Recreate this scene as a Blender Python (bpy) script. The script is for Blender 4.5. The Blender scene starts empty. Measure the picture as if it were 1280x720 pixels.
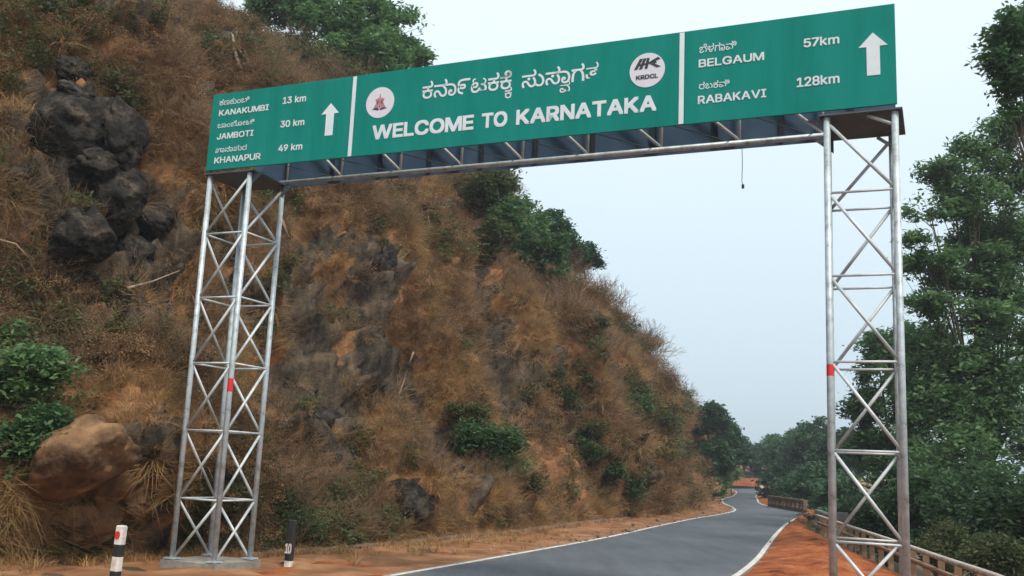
import bpy, math, random
import numpy as np
from mathutils import Vector, Matrix
from mathutils.bvhtree import BVHTree

S = bpy.context.scene
COL = S.collection
random.seed(7)
rng = np.random.default_rng(7)
R = math.radians
HAZE = .0009

# ------------------------------------------------------------------ camera
FPX, PIT, ROL, CAMH = 1246.4, 0.17935, 0.04396, 1.4991
cam = bpy.data.cameras.new('camera')
camo = bpy.data.objects.new('camera', cam); COL.objects.link(camo)
cam.sensor_width = 36.0
cam.lens = FPX / 1280 * 36.0
cam.clip_start = 0.1; cam.clip_end = 3000
camo.location = (0, 0, CAMH)
_c, _s = math.cos(PIT), math.sin(PIT)
fwd = Vector((0, _c, _s)); up = Vector((0, -_s, _c)); rt = Vector((1, 0, 0))
cr, sr = math.cos(ROL), math.sin(ROL)
rx = rt * cr + up * sr
uy = -rt * sr + up * cr
M = Matrix((rx, uy, -fwd)).transposed().to_4x4(); M.translation = Vector((0, 0, CAMH))
camo.matrix_world = M
S.camera = camo

def ray(px, py):                       # direction of sight of a photo pixel (1280x720), y component 1
    a = (px - 640) / FPX; b = (360 - py) / FPX
    d = fwd + rx * a + uy * b
    return d / d.y
def at(px, py, Y):                     # world point seen at that pixel Y metres ahead
    return Vector((0, 0, CAMH)) + ray(px, py) * Y
def gr(px, py, z=0.0):
    d = ray(px, py); return Vector((0, 0, CAMH)) + d * ((z - CAMH) / d.z)

# ------------------------------------------------------------------ sky, sun, exposure
SUN_EL, SUN_AZ = 52, 150               # azimuth clockwise from +Y: behind the camera, to the right
w = bpy.data.worlds.new("World"); S.world = w; w.use_nodes = True
nt = w.node_tree; nt.nodes.clear()
out = nt.nodes.new('ShaderNodeOutputWorld'); bg = nt.nodes.new('ShaderNodeBackground')
sky = nt.nodes.new('ShaderNodeTexSky'); sky.sky_type = 'NISHITA'; sky.sun_disc = False
sky.sun_elevation = R(SUN_EL); sky.sun_rotation = R(SUN_AZ); sky.dust_density = 6; sky.air_density = 1.0; sky.ozone_density = 1
mixn = nt.nodes.new('ShaderNodeMix'); mixn.data_type = 'RGBA'
tc = nt.nodes.new('ShaderNodeTexCoord'); sep = nt.nodes.new('ShaderNodeSeparateXYZ')
rampn = nt.nodes.new('ShaderNodeValToRGB')
cl = rampn.color_ramp
cl.elements[0].position = 0.0; cl.elements[0].color = (4.35, 5.5, 6.2, 1)
cl.elements[1].position = 0.45; cl.elements[1].color = (6.5, 7.4, 8.0, 1)
nz = nt.nodes.new('ShaderNodeTexNoise'); nz.inputs['Scale'].default_value = 1.6; nz.inputs['Detail'].default_value = 3
nzm = nt.nodes.new('ShaderNodeMath'); nzm.operation = 'MULTIPLY_ADD'; nzm.inputs[1].default_value = 0.16
L = nt.links
L.new(tc.outputs['Generated'], sep.inputs[0]); L.new(tc.outputs['Generated'], nz.inputs['Vector'])
L.new(nz.outputs['Fac'], nzm.inputs[0]); L.new(sep.outputs['Z'], nzm.inputs[2])
sub = nt.nodes.new('ShaderNodeMath'); sub.operation = 'SUBTRACT'; sub.inputs[1].default_value = 0.08
L.new(nzm.outputs[0], sub.inputs[0]); L.new(sub.outputs[0], rampn.inputs[0])
mixn.inputs[0].default_value = 0.88
L.new(sky.outputs[0], mixn.inputs[6]); L.new(rampn.outputs[0], mixn.inputs[7])
L.new(mixn.outputs[2], bg.inputs[0]); L.new(bg.outputs[0], out.inputs[0])
bg.inputs[1].default_value = 0.108
sl = bpy.data.lights.new('sun', 'SUN'); so = bpy.data.objects.new('sun', sl); COL.objects.link(so)
sl.energy = 2.4; sl.angle = R(12); sl.color = (1.0, 0.94, 0.86)
az = R(SUN_AZ); el = R(SUN_EL)
sd = Vector((math.sin(az) * math.cos(el), math.cos(az) * math.cos(el), math.sin(el)))
so.rotation_euler = sd.to_track_quat('Z', 'Y').to_euler()
S.view_settings.view_transform = 'Standard'; S.view_settings.look = 'None'
S.view_settings.exposure = 0.55; S.view_settings.gamma = 1
S.render.engine = 'CYCLES'
S.cycles.max_bounces = 5; S.cycles.diffuse_bounces = 3; S.cycles.transparent_max_bounces = 6

# ------------------------------------------------------------------ helpers
def link(name, me, mat=None, parent=None, kind=None, smooth=False):
    if mat is not None and len(me.materials) == 0: me.materials.append(mat)
    o = bpy.data.objects.new(name, me); COL.objects.link(o)
    if parent is not None: o.parent = parent
    if kind: o['kind'] = kind
    if smooth: me.polygons.foreach_set('use_smooth', np.ones(len(me.polygons), bool))
    return o
def tag(o, label=None, cat=None, group=None, kind=None):
    if label: o['label'] = label
    if cat: o['category'] = cat
    if group: o['group'] = group
    if kind: o['kind'] = kind
    return o
def empty(name, loc, label=None, cat=None, group=None):
    o = bpy.data.objects.new(name, None); COL.objects.link(o); o.location = loc
    o.empty_display_size = 0.3
    return tag(o, label, cat, group)
def mesh_np(name, V, F):
    V = np.asarray(V, np.float32); F = np.asarray(F, np.int32)
    me = bpy.data.meshes.new(name); n = F.shape[1]
    me.vertices.add(len(V)); me.vertices.foreach_set('co', V.ravel())
    me.loops.add(F.size); me.loops.foreach_set('vertex_index', F.ravel())
    me.polygons.add(len(F)); me.polygons.foreach_set('loop_start', np.arange(0, F.size, n, dtype=np.int32))
    me.update(calc_edges=True)
    return me
class MB:                                # collects simple shapes into one mesh
    def __init__(s): s.v = []; s.f = []
    def add(s, vs, fs):
        b = len(s.v); s.v += [tuple(v) for v in vs]; s.f += [tuple(i + b for i in f) for f in fs]; return s
    def box(s, c, d, mat=None):
        x, y, z = d[0] / 2, d[1] / 2, d[2] / 2
        vs = [Vector((i * x, j * y, k * z)) for k in (-1, 1) for j in (-1, 1) for i in (-1, 1)]
        if mat: vs = [mat @ v for v in vs]
        vs = [v + Vector(c) for v in vs]
        return s.add(vs, [(0, 2, 3, 1), (4, 5, 7, 6), (0, 1, 5, 4), (2, 6, 7, 3), (0, 4, 6, 2), (1, 3, 7, 5)])
    def tube(s, pts, rad, n=8, cap=True):
        pts = [Vector(p) for p in pts]; rad = rad if isinstance(rad, (list, tuple)) else [rad] * len(pts)
        vs = []; fs = []
        for i, p in enumerate(pts):
            t = (pts[min(i + 1, len(pts) - 1)] - pts[max(i - 1, 0)]).normalized()
            a = t.cross(Vector((0.13, 0.31, 0.94))).normalized()
            if a.length < .1: a = t.cross(Vector((1, 0, 0))).normalized()
            b = t.cross(a)
            for k in range(n):
                q = 2 * math.pi * k / n; vs.append(p + (a * math.cos(q) + b * math.sin(q)) * rad[i])
        for i in range(len(pts) - 1):
            for k in range(n):
                k2 = (k + 1) % n; fs.append((i * n + k, i * n + k2, (i + 1) * n + k2, (i + 1) * n + k))
        if cap: fs += [tuple(range(n - 1, -1, -1)), tuple(range((len(pts) - 1) * n, len(pts) * n))]
        return s.add(vs, fs)
    def prism(s, poly, y0, y1):          # polygon in local xz, extruded along y
        n = len(poly)
        vs = [(x, y0, z) for x, z in poly] + [(x, y1, z) for x, z in poly]
        fs = [tuple(range(n)), tuple(range(2 * n - 1, n - 1, -1))] + [(i, i + n, (i + 1) % n + n, (i + 1) % n) for i in range(n)]
        return s.add(vs, fs)
    def mesh(s, name='mesh'):
        me = bpy.data.meshes.new(name); me.from_pydata(s.v, [], s.f); me.update(); return me
    def build(s, name, mat, parent=None, kind=None, smooth=False):
        return link(name, s.mesh(name), mat, parent, kind, smooth)

# numpy gradient noise
_perm = rng.permutation(256).astype(np.int64); _perm = np.concatenate([_perm, _perm, _perm])
_g = rng.normal(size=(256, 3)); _g /= np.linalg.norm(_g, axis=1)[:, None]
def noise(P):
    P = np.asarray(P, float); i = np.floor(P).astype(np.int64); f = P - i; i &= 255
    u = f * f * f * (f * (f * 6 - 15) + 10); r = 0
    for dx in (0, 1):
        for dy in (0, 1):
            for dz in (0, 1):
                h = _perm[_perm[_perm[i[:, 0] + dx] + i[:, 1] + dy] + i[:, 2] + dz] & 255
                d = (_g[h] * (f - (dx, dy, dz))).sum(1)
                wt = (u[:, 0] if dx else 1 - u[:, 0]) * (u[:, 1] if dy else 1 - u[:, 1]) * (u[:, 2] if dz else 1 - u[:, 2])
                r = r + wt * d
    return r * 1.6
def fbm(P, o=4, off=0.0):
    a = 1; t = 0; P = np.asarray(P, float) + off
    for k in range(o): t = t + a * noise(P * 2 ** k + 17.3 * k); a *= .5
    return t
def smooth01(x, a, b):
    t = np.clip((x - a) / (b - a), 0, 1); return t * t * (3 - 2 * t)

# ------------------------------------------------------------------ materials
def mat(name, cols, scale=5, rough=0.8, detail=5, bump=0.0, bscale=None, metal=0.0, spec=0.3, stretch=None, rnd=0.0, transl=0.0, coords='Object'):
    m = bpy.data.materials.new(name); m.use_nodes = True
    t = m.node_tree; N = t.nodes; K = t.links; b = N['Principled BSDF']
    b.inputs['Roughness'].default_value = rough; b.inputs['Metallic'].default_value = metal
    b.inputs['Specular IOR Level'].default_value = spec
    c = N.new('ShaderNodeTexCoord'); src = c.outputs[coords]
    if coords == 'World': pass
    if stretch:
        mp = N.new('ShaderNodeMapping'); mp.inputs['Scale'].default_value = stretch; K.new(src, mp.inputs[0]); src = mp.outputs[0]
    n = N.new('ShaderNodeTexNoise'); n.inputs['Scale'].default_value = scale; n.inputs['Detail'].default_value = detail; n.inputs['Roughness'].default_value = .62
    K.new(src, n.inputs['Vector'])
    r = N.new('ShaderNodeValToRGB'); e = r.color_ramp.elements
    k = len(cols)
    e[0].position = .3; e[0].color = (*cols[0], 1); e[1].position = .7; e[1].color = (*cols[-1], 1)
    for i in range(1, k - 1):
        q = e.new(.3 + .4 * i / (k - 1)); q.color = (*cols[i], 1)
    K.new(n.outputs['Fac'], r.inputs[0]); colout = r.outputs[0]
    if rnd:
        oi = N.new('ShaderNodeObjectInfo'); hs = N.new('ShaderNodeHueSaturation')
        mr = N.new('ShaderNodeMapRange'); mr.inputs[3].default_value = 1 - rnd; mr.inputs[4].default_value = 1 + rnd
        K.new(oi.outputs['Random'], mr.inputs[0]); K.new(mr.outputs[0], hs.inputs['Value'])
        K.new(colout, hs.inputs['Color']); colout = hs.outputs[0]
    K.new(colout, b.inputs['Base Color'])
    if bump:
        n2 = N.new('ShaderNodeTexNoise'); n2.inputs['Scale'].default_value = bscale or scale * 4; n2.inputs['Detail'].default_value = 6
        K.new(src, n2.inputs['Vector']); bp = N.new('ShaderNodeBump'); bp.inputs['Strength'].default_value = bump; bp.inputs['Distance'].default_value = .05
        K.new(n2.outputs['Fac'], bp.inputs['Height']); K.new(bp.outputs[0], b.inputs['Normal'])
    if transl:
        tr = N.new('ShaderNodeBsdfTranslucent'); mx = N.new('ShaderNodeMixShader'); mx.inputs[0].default_value = transl
        K.new(colout, tr.inputs[0]); K.new(b.outputs[0], mx.inputs[1]); K.new(tr.outputs[0], mx.inputs[2])
        K.new(mx.outputs[0], N['Material Output'].inputs[0])
    m['colsock'] = 0
    return m
MT = {}
MT['steel'] = mat('galvanised steel', [(.25, .23, .21), (.40, .45, .465), (.47, .53, .55), (.60, .65, .665)], 9, .5, 6, bump=.08, metal=.35, spec=.4)
MT['steel_dark'] = mat('weathered steel plate', [(.065, .075, .085), (.11, .125, .135)], 4, .6, 5, metal=.2)
MT['brace'] = mat('galvanised brace steel', [(.34, .37, .375), (.50, .53, .53), (.64, .65, .635)], 5, .55, 6, metal=.25, rnd=.12)
MT['green'] = mat('green retroreflective sheet', [(.002, .165, .128), (.003, .205, .165), (.012, .225, .185)], 2.2, .5, 7, spec=.12, stretch=(1.3, 1, .22))
MT['white'] = mat('white sign sheeting', [(.60, .66, .68), (.72, .76, .78)], 3, .5, 3)
MT['back'] = mat('blue grey sign board back', [(.045, .080, .135), (.07, .115, .175)], 2.5, .5, 4)
MT['stiff'] = mat('dark stiffener', [(.015, .02, .03), (.03, .035, .045)], 5, .6)
MT['red'] = mat('red reflective tape', [(.55, .02, .025), (.62, .04, .04)], 8, .4)
MT['logo'] = mat('pale emblem disc', [(.62, .60, .64), (.70, .68, .72)], 3, .5)
MT['maroon'] = mat('maroon emblem print', [(.38, .16, .18), (.45, .22, .24)], 8, .5)
MT['ink'] = mat('dark emblem print', [(.03, .035, .05), (.05, .055, .07)], 8, .5)
MT['concrete'] = mat('weathered concrete', [(.16, .14, .12), (.24, .22, .19), (.32, .29, .25)], 3, .9, 7, bump=.4)
MT['kerb'] = mat('dusty concrete kerb', [(.08, .045, .03), (.15, .095, .062), (.24, .17, .12)], 4, .9, 7, bump=.5)
MT['white_paint'] = mat('worn white paint', [(.30, .26, .21), (.58, .54, .48), (.70, .68, .63)], 9, .7, 7)
MT['line'] = mat('worn road paint', [(.13, .12, .11), (.46, .43, .38), (.60, .57, .51), (.66, .63, .58)], 7, .75, 9)
MT['black_paint'] = mat('worn black paint', [(.012, .012, .012), (.03, .028, .026)], 9, .6, 6)
MT['wire'] = mat('thin wire', [(.05, .05, .05), (.08, .08, .08)], 9, .6)
MT['rail'] = mat('dusty pale rail', [(.22, .17, .13), (.36, .31, .26), (.44, .40, .35)], 6, .7, 6)
MT['rail_rust'] = mat('rust stained rail', [(.15, .075, .045), (.26, .15, .09), (.34, .24, .16)], 5, .8, 6)
MT['rail_post'] = mat('mud stained rail post', [(.10, .055, .035), (.20, .12, .07), (.32, .22, .14)], 5, .85, 6)
MT['darkrock'] = mat('dark weathered basalt', [(.006, .0055, .005), (.018, .016, .014), (.036, .031, .026), (.11, .085, .062)], 3.2, .85, 12, bump=1.0, bscale=14, spec=.12)
MT['brownrock'] = mat('brown lateritic boulder', [(.028, .017, .010), (.085, .045, .022), (.17, .092, .042), (.28, .165, .08)], 2.4, .9, 9, bump=.9, bscale=8)
MT['stone'] = mat('loose stones', [(.10, .07, .05), (.20, .15, .11), (.36, .32, .28)], 3, .9, 5, rnd=.4)
MT['bark'] = mat('grey brown bark', [(.05, .038, .028), (.10, .08, .06)], 6, .9, 6, bump=.5, stretch=(1, 1, .25))
MT['twig'] = mat('dry grey brown twigs', [(.13, .080, .044), (.29, .19, .11)], 3, .9, 3, rnd=.4)
MT['palebark'] = mat('pale dead branch', [(.20, .13, .09), (.36, .26, .19)], 6, .9, 4)
MT['straw'] = mat('dry straw grass', [(.21, .118, .048), (.37, .22, .092), (.54, .36, .17)], .5, .9, 3, rnd=.35, transl=.2, coords='Object')
MT['brownleaf'] = mat('brown withered leaves', [(.11, .060, .028), (.20, .115, .055), (.30, .185, .09)], 2, .9, 3, rnd=.4, transl=.15)
def leafm(name, a, b, c, s=2.6, rnd=.25): return mat(name, [a, b, c], s, .55, 5, rnd=rnd, transl=.42, spec=.30)
MT['leaf_far'] = leafm('blue green far foliage', (.028, .072, .036), (.055, .120, .055), (.085, .165, .070), 1.6)
MT['leaf_dark'] = leafm('dark green foliage', (.030, .068, .028), (.055, .115, .042), (.092, .165, .056))
MT['leaf_mid'] = leafm('mid green foliage', (.062, .125, .052), (.105, .20, .075), (.165, .265, .10))
MT['leaf_olive'] = leafm('olive scrub foliage', (.040, .055, .020), (.075, .095, .032), (.12, .13, .045))

def hill_material():
    m = bpy.data.materials.new('dry hillside of soil and rock'); m.use_nodes = True
    t = m.node_tree; N = t.nodes; K = t.links; b = N['Principled BSDF']
    b.inputs['Roughness'].default_value = .95; b.inputs['Specular IOR Level'].default_value = .15
    c = N.new('ShaderNodeTexCoord').outputs['Object']
    att = N.new('ShaderNodeAttribute'); att.attribute_name = 'zone'; sp = N.new('ShaderNodeSeparateColor'); K.new(att.outputs['Color'], sp.inputs[0])
    def nz(sc, d=7, r=.65):
        n = N.new('ShaderNodeTexNoise'); n.inputs['Scale'].default_value = sc; n.inputs['Detail'].default_value = d; n.inputs['Roughness'].default_value = r
        K.new(c, n.inputs['Vector']); return n.outputs['Fac']
    def rp(f, cols, lo=.3, hi=.7):
        r = N.new('ShaderNodeValToRGB'); e = r.color_ramp.elements; e[0].position = lo; e[1].position = hi
        e[0].color = (*cols[0], 1); e[1].color = (*cols[-1], 1)
        for i in range(1, len(cols) - 1): q = e.new(lo + (hi - lo) * i / (len(cols) - 1)); q.color = (*cols[i], 1)
        K.new(f, r.inputs[0]); return r.outputs[0]
    def mx(f, a, bb):
        n = N.new('ShaderNodeMix'); n.data_type = 'RGBA'; K.new(f, n.inputs[0]); K.new(a, n.inputs[6]); K.new(bb, n.inputs[7]); return n.outputs[2]
    mp = N.new('ShaderNodeMapping'); mp.inputs['Scale'].default_value = (1.6, 1.6, .42); K.new(c, mp.inputs[0])
    def nzs(sc, d=7, r=.65):
        n = N.new('ShaderNodeTexNoise'); n.inputs['Scale'].default_value = sc; n.inputs['Detail'].default_value = d; n.inputs['Roughness'].default_value = r
        K.new(mp.outputs[0], n.inputs['Vector']); return n.outputs['Fac']
    soil = rp(nzs(1.2), [(.055, .030, .017), (.17, .085, .040), (.33, .165, .070), (.44, .26, .13)])
    dead = rp(nz(2.2), [(.045, .030, .018), (.12, .075, .042), (.26, .165, .095)])
    rock = rp(nzs(2.0, 10), [(.012, .010, .008), (.040, .031, .023), (.095, .070, .048), (.17, .12, .078)])
    pale = rp(nzs(2.6, 9), [(.20, .085, .034), (.34, .16, .068), (.44, .25, .13)])
    s1 = rp(nz(.45, 5), [(0, 0, 0), (1, 1, 1)], .42, .58)
    col = mx(s1, soil, dead)
    col = mx(sp.outputs[2], col, pale)
    a = N.new('ShaderNodeMath'); a.operation = 'ADD'; K.new(sp.outputs[0], a.inputs[0])
    nn = N.new('ShaderNodeMath'); nn.operation = 'MULTIPLY_ADD'; K.new(nz(4, 6), nn.inputs[0]); nn.inputs[1].default_value = .9; nn.inputs[2].default_value = -.45
    K.new(nn.outputs[0], a.inputs[1]); rr = rp(a.outputs[0], [(0, 0, 0), (1, 1, 1)], .35, .6)
    col = mx(rr, col, rock)
    K.new(col, b.inputs['Base Color'])
    bp = N.new('ShaderNodeBump'); bp.inputs['Strength'].default_value = .9; bp.inputs['Distance'].default_value = .12
    K.new(nz(6, 8, .7), bp.inputs['Height']); K.new(bp.outputs[0], b.inputs['Normal'])
    return m

def ground_material(name, cols, sc, bump=.5, dusty=None):
    m = mat(name, cols, sc, .95, 8, bump=bump, bscale=sc * 6, spec=.15); return m
MT['hill'] = hill_material()
MT['earth'] = ground_material('dry brown ground', [(.045, .035, .022), (.085, .060, .036), (.14, .085, .045)], .6)
MT['redsoil'] = ground_material('red lateritic shoulder', [(.075, .024, .011), (.19, .050, .016), (.27, .074, .023), (.31, .105, .038), (.34, .16, .08)], 2.3, .8)
MT['tansoil'] = ground_material('dusty tan verge', [(.12, .056, .028), (.23, .108, .050), (.35, .19, .10)], 1.3)

def asphalt():
    m = bpy.data.materials.new('worn asphalt'); m.use_nodes = True
    t = m.node_tree; N = t.nodes; K = t.links; b = N['Principled BSDF']
    b.inputs['Roughness'].default_value = .72; b.inputs['Specular IOR Level'].default_value = .35
    c = N.new('ShaderNodeTexCoord').outputs['Object']
    at_ = N.new('ShaderNodeAttribute'); at_.attribute_name = 'edge'
    n1 = N.new('ShaderNodeTexNoise'); n1.inputs['Scale'].default_value = .35; n1.inputs['Detail'].default_value = 6; K.new(c, n1.inputs['Vector'])
    n2 = N.new('ShaderNodeTexNoise'); n2.inputs['Scale'].default_value = 60; n2.inputs['Detail'].default_value = 4; K.new(c, n2.inputs['Vector'])
    r = N.new('ShaderNodeValToRGB'); e = r.color_ramp.elements; e[0].position = .3; e[1].position = .7
    e[0].color = (.054, .066, .080, 1); e[1].color = (.088, .100, .114, 1); K.new(n1.outputs['Fac'], r.inputs[0])
    r2 = N.new('ShaderNodeValToRGB'); e = r2.color_ramp.elements; e[0].position = .3; e[1].position = .7
    e[0].color = (.7, .7, .7, 1); e[1].color = (1.3, 1.3, 1.3, 1); K.new(n2.outputs['Fac'], r2.inputs[0])
    mu = N.new('ShaderNodeMix'); mu.data_type = 'RGBA'; mu.blend_type = 'MULTIPLY'; mu.inputs[0].default_value = 1
    n3 = N.new('ShaderNodeTexNoise'); n3.inputs['Scale'].default_value = 1.5; n3.inputs['Detail'].default_value = 8; n3.inputs['Roughness'].default_value = .7
    m3 = N.new('ShaderNodeMapping'); m3.inputs['Rotation'].default_value = (0, 0, .376); m3.inputs['Scale'].default_value = (1.6, .25, 1); K.new(c, m3.inputs[0]); K.new(m3.outputs[0], n3.inputs['Vector'])
    r3 = N.new('ShaderNodeValToRGB'); e3 = r3.color_ramp.elements; e3[0].position = .3; e3[1].position = .72; e3[0].color = (.72, .72, .72, 1); e3[1].color = (1.32, 1.27, 1.2, 1); K.new(n3.outputs['Fac'], r3.inputs[0])
    m4 = N.new('ShaderNodeMix'); m4.data_type = 'RGBA'; m4.blend_type = 'MULTIPLY'; m4.inputs[0].default_value = 1; K.new(r.outputs[0], m4.inputs[6]); K.new(r3.outputs[0], m4.inputs[7])
    K.new(m4.outputs[2], mu.inputs[6]); K.new(r2.outputs[0], mu.inputs[7])
    dn = N.new('ShaderNodeTexNoise'); dn.inputs['Scale'].default_value = 1.7; dn.inputs['Detail'].default_value = 7; K.new(c, dn.inputs['Vector'])
    ad = N.new('ShaderNodeMath'); ad.operation = 'MULTIPLY_ADD'; K.new(dn.outputs['Fac'], ad.inputs[0]); ad.inputs[1].default_value = .9; K.new(at_.outputs['Fac'], ad.inputs[2])
    rr = N.new('ShaderNodeValToRGB'); e = rr.color_ramp.elements; e[0].position = .95; e[1].position = 1.4; e[0].color = (0, 0, 0, 1); e[1].color = (.75, .75, .75, 1)
    sc = N.new('ShaderNodeMath'); sc.operation = 'MULTIPLY'; sc.inputs[1].default_value = .68; K.new(ad.outputs[0], sc.inputs[0])
    e[0].position = .66; e[1].position = .96; K.new(sc.outputs[0], rr.inputs[0])
    mx = N.new('ShaderNodeMix'); mx.data_type = 'RGBA'; K.new(rr.outputs[0], mx.inputs[0]); K.new(mu.outputs[2], mx.inputs[6]); mx.inputs[7].default_value = (.24, .15, .095, 1)
    K.new(mx.outputs[2], b.inputs['Base Color'])
    bp = N.new('ShaderNodeBump'); bp.inputs['Strength'].default_value = .35; bp.inputs['Distance'].default_value = .01
    K.new(n2.outputs['Fac'], bp.inputs['Height']); K.new(bp.outputs[0], b.inputs['Normal'])
    return m
MT['asphalt'] = asphalt()

# ------------------------------------------------------------------ road lines in the plan
LEFT = np.array([(-12.0, -13.0), (-1.5, 14.0), (-0.15, 17.4), (2.45, 24.2), (4.6, 30.5), (7.0, 37.3), (9.3, 43.3), (11.0, 48.5), (12.2, 54.5), (13.4, 62.0), (15.6, 72.6), (20.6, 91.0), (29.5, 130.0), (37.0, 178.0), (30, 198), (0, 215)])
RIGHT = np.array([(-7.3, -13.0), (3.6, 15.6), (4.95, 19.5), (6.4, 24.2), (8.2, 30.0), (10.5, 37.1), (13.3, 44.9), (15.0, 49.2), (15.6, 54.0), (16.0, 62.0), (19.3, 76.7), (25.3, 101.0), (33.5, 130.0), (43.5, 178.0), (41, 203), (4, 224)])
RAIL = np.array([(-4.5, -13.0), (5.55, 10.8), (5.97, 12.41), (6.47, 14.97), (7.25, 18.78), (8.48, 25.01), (9.31, 29.15), (9.94, 32.28), (13.6, 45.0), (15.9, 50.6), (17.0, 61.0), (21.5, 76.7), (28.0, 100.0), (36.5, 130.0), (49.0, 190.0), (58, 240)])
BASE = [(-22, -12), (-14.5, 2), (-9.2, 9.5), (-6.6, 13.2), (-5.0, 15.2), (-3.6, 16.3), (-2.2, 18.9), (-1.3, 21.4), (0.1, 24.5), (1.9, 29.3), (4.7, 36.2), (7.4, 42.6), (8.6, 46.3), (9.2, 49.5), (8.6, 53.5), (8.8, 60.0), (11.6, 70.0), (17.2, 90.0), (25.4, 130.0), (31.0, 180.0), (10, 200)]

def resample(P, n, dense=None):
    P = np.asarray(P, float); k = len(P)
    d = np.r_[0, np.cumsum(np.linalg.norm(np.diff(P, axis=0), axis=1))]
    u = np.linspace(0, d[-1], n) if dense is None else dense(d[-1], n)
    # Catmull-Rom through the points
    res = []
    idx = np.clip(np.searchsorted(d, u, 'right') - 1, 0, k - 2)
    t = (u - d[idx]) / (d[idx + 1] - d[idx])
    tang = np.zeros_like(P)
    tang[1:-1] = (P[2:] - P[:-2]) / (d[2:] - d[:-2])[:, None]; tang[0] = (P[1] - P[0]) / d[1]; tang[-1] = (P[-1] - P[-2]) / (d[-1] - d[-2])
    h = (d[idx + 1] - d[idx])[:, None]; t = t[:, None]
    return ((2 * t**3 - 3 * t**2 + 1) * P[idx] + (t**3 - 2 * t**2 + t) * h * tang[idx] + (-2 * t**3 + 3 * t**2) * P[idx + 1] + (t**3 - t**2) * h * tang[idx + 1]), u
Lr, _ = resample(LEFT, 500); Rr, _ = resample(RIGHT, 500)

def side_dist(XY, P):                    # signed distance, positive to the right of a polyline heading away
    XY = np.asarray(XY, float); best = np.full(len(XY), 1e9); sg = np.ones(len(XY))
    for a, b in zip(P[:-1], P[1:]):
        ab = b - a; t = np.clip(((XY - a) @ ab) / (ab @ ab), 0, 1); q = a + t[:, None] * ab
        dv = XY - q; d = np.hypot(dv[:, 0], dv[:, 1]); s = ab[1] * dv[:, 0] - ab[0] * dv[:, 1]
        m = d < best; best[m] = d[m]; sg[m] = np.sign(s[m])
    return best * sg

# ------------------------------------------------------------------ ground
xs = np.r_[-900, -500, -300, -200, -140, -100, -70, -50, -36, np.arange(-28, 36, .5), np.arange(36, 70, 2), 80, 100, 140, 200, 300, 500, 900]
ys = np.r_[-300, -150, -80, -40, -20, np.arange(-12, 60, .5), np.arange(60, 120, 2), np.arange(120, 260, 8), 300, 400, 600, 1000, 1500]
gx, gy = np.meshgrid(xs, ys); XY = np.stack([gx.ravel(), gy.ravel()], 1)
dr = side_dist(XY, RAIL)
gz = -0.012 - .40 * smooth01(dr, -1.0, .3) - np.clip(dr - .8, 0, 14) * .42
P3 = np.c_[XY, np.zeros(len(XY))]
gz += (.25 * fbm(P3 * .35) * smooth01(dr, .5, 4))
droad = np.maximum(side_dist(XY, RIGHT), -side_dist(XY, LEFT))
gz += np.where(dr < 0, .05 * fbm(P3 * .9) * smooth01(droad, .3, 2.0), 0)
nx, ny = len(xs), len(ys)
I = np.arange(nx * ny).reshape(ny, nx)
F = np.stack([I[:-1, :-1], I[:-1, 1:], I[1:, 1:], I[1:, :-1]], -1).reshape(-1, 4)
me = mesh_np('ground', np.c_[XY, gz], F)
link('ground', me, MT['earth'], kind='structure', smooth=True)

def strip(name, A, B, z, m, cols=10, bulge=0.0, noisez=0.0, kind='structure', edge=False, wob=0):
    n = len(A); t = np.linspace(0, 1, cols + 1)
    P = A[:, None, :] * (1 - t)[None, :, None] + B[:, None, :] * t[None, :, None]
    V = P.reshape(-1, 2)
    tt = np.tile(t, n)
    zz = np.full(len(V), z) + bulge * np.sin(tt * math.pi) ** .8
    if noisez: zz += noisez * fbm(np.c_[V * 1.2, np.zeros(len(V))], 4) * np.sin(tt * math.pi)
    if wob:
        wn = wob * fbm(np.c_[V * .8, np.ones(len(V)) * 3], 3)
        V = V + np.stack([wn, wn * .3], 1) * ((tt == 0) | (tt == 1))[:, None]
    I = np.arange(n * (cols + 1)).reshape(n, cols + 1)
    F = np.stack([I[:-1, :-1], I[:-1, 1:], I[1:, 1:], I[1:, :-1]], -1).reshape(-1, 4)
    me = mesh_np(name, np.c_[V, zz], F)
    if edge:
        a = me.attributes.new('edge', 'FLOAT', 'POINT'); a.data.foreach_set('value', (np.abs(tt - .5) * 2) ** 4)
    return link(name, me, m, kind=kind, smooth=True)
def offset(P, o):                        # offset to the right by o metres
    T = np.gradient(P, axis=0); T /= np.linalg.norm(T, axis=1)[:, None]
    return P + np.stack([T[:, 1], -T[:, 0]], 1) * o
strip('road', offset(Lr, -.12), offset(Rr, .14), .010, MT['asphalt'], 14, edge=True)
Br, _ = resample(BASE, 500)
# shoulders: red earth on the right, tan and red dust on the left
Rl, _ = resample(RAIL, 500)
def nearest_on(P, Q):
    from_ = []
    for p in P: from_.append(Q[np.argmin(((Q - p) ** 2).sum(1))])
    return np.array(from_)
RrD, _ = resample(RIGHT, 700); RlD, _ = resample(RAIL, 2500)
strip('red_shoulder', offset(RrD, -.05), offset(nearest_on(RrD, RlD), -.15), .000, MT['redsoil'], 24, bulge=.10, noisez=.13)
LrD, _ = resample(LEFT, 700); BrD, _ = resample(BASE, 2500)
strip('verge', offset(nearest_on(LrD, BrD), -1.2), offset(LrD, .05), .001, MT['tansoil'], 30, bulge=.02, noisez=.06)
strip('red_verge', offset(LrD, -1.5), offset(LrD, -.06), .006, MT['redsoil'], 8, noisez=.03, wob=.6)
# painted edge lines, broken into worn stretches
def line(name, P, o, wd):
    A = offset(P, o); B = offset(P, o + wd)
    return strip(name, A, B, .0145, MT['line'], 1)
line('left_edge_line', LrD, 0.0, .105)
line('right_edge_line', RrD, -.14, .105)

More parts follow.
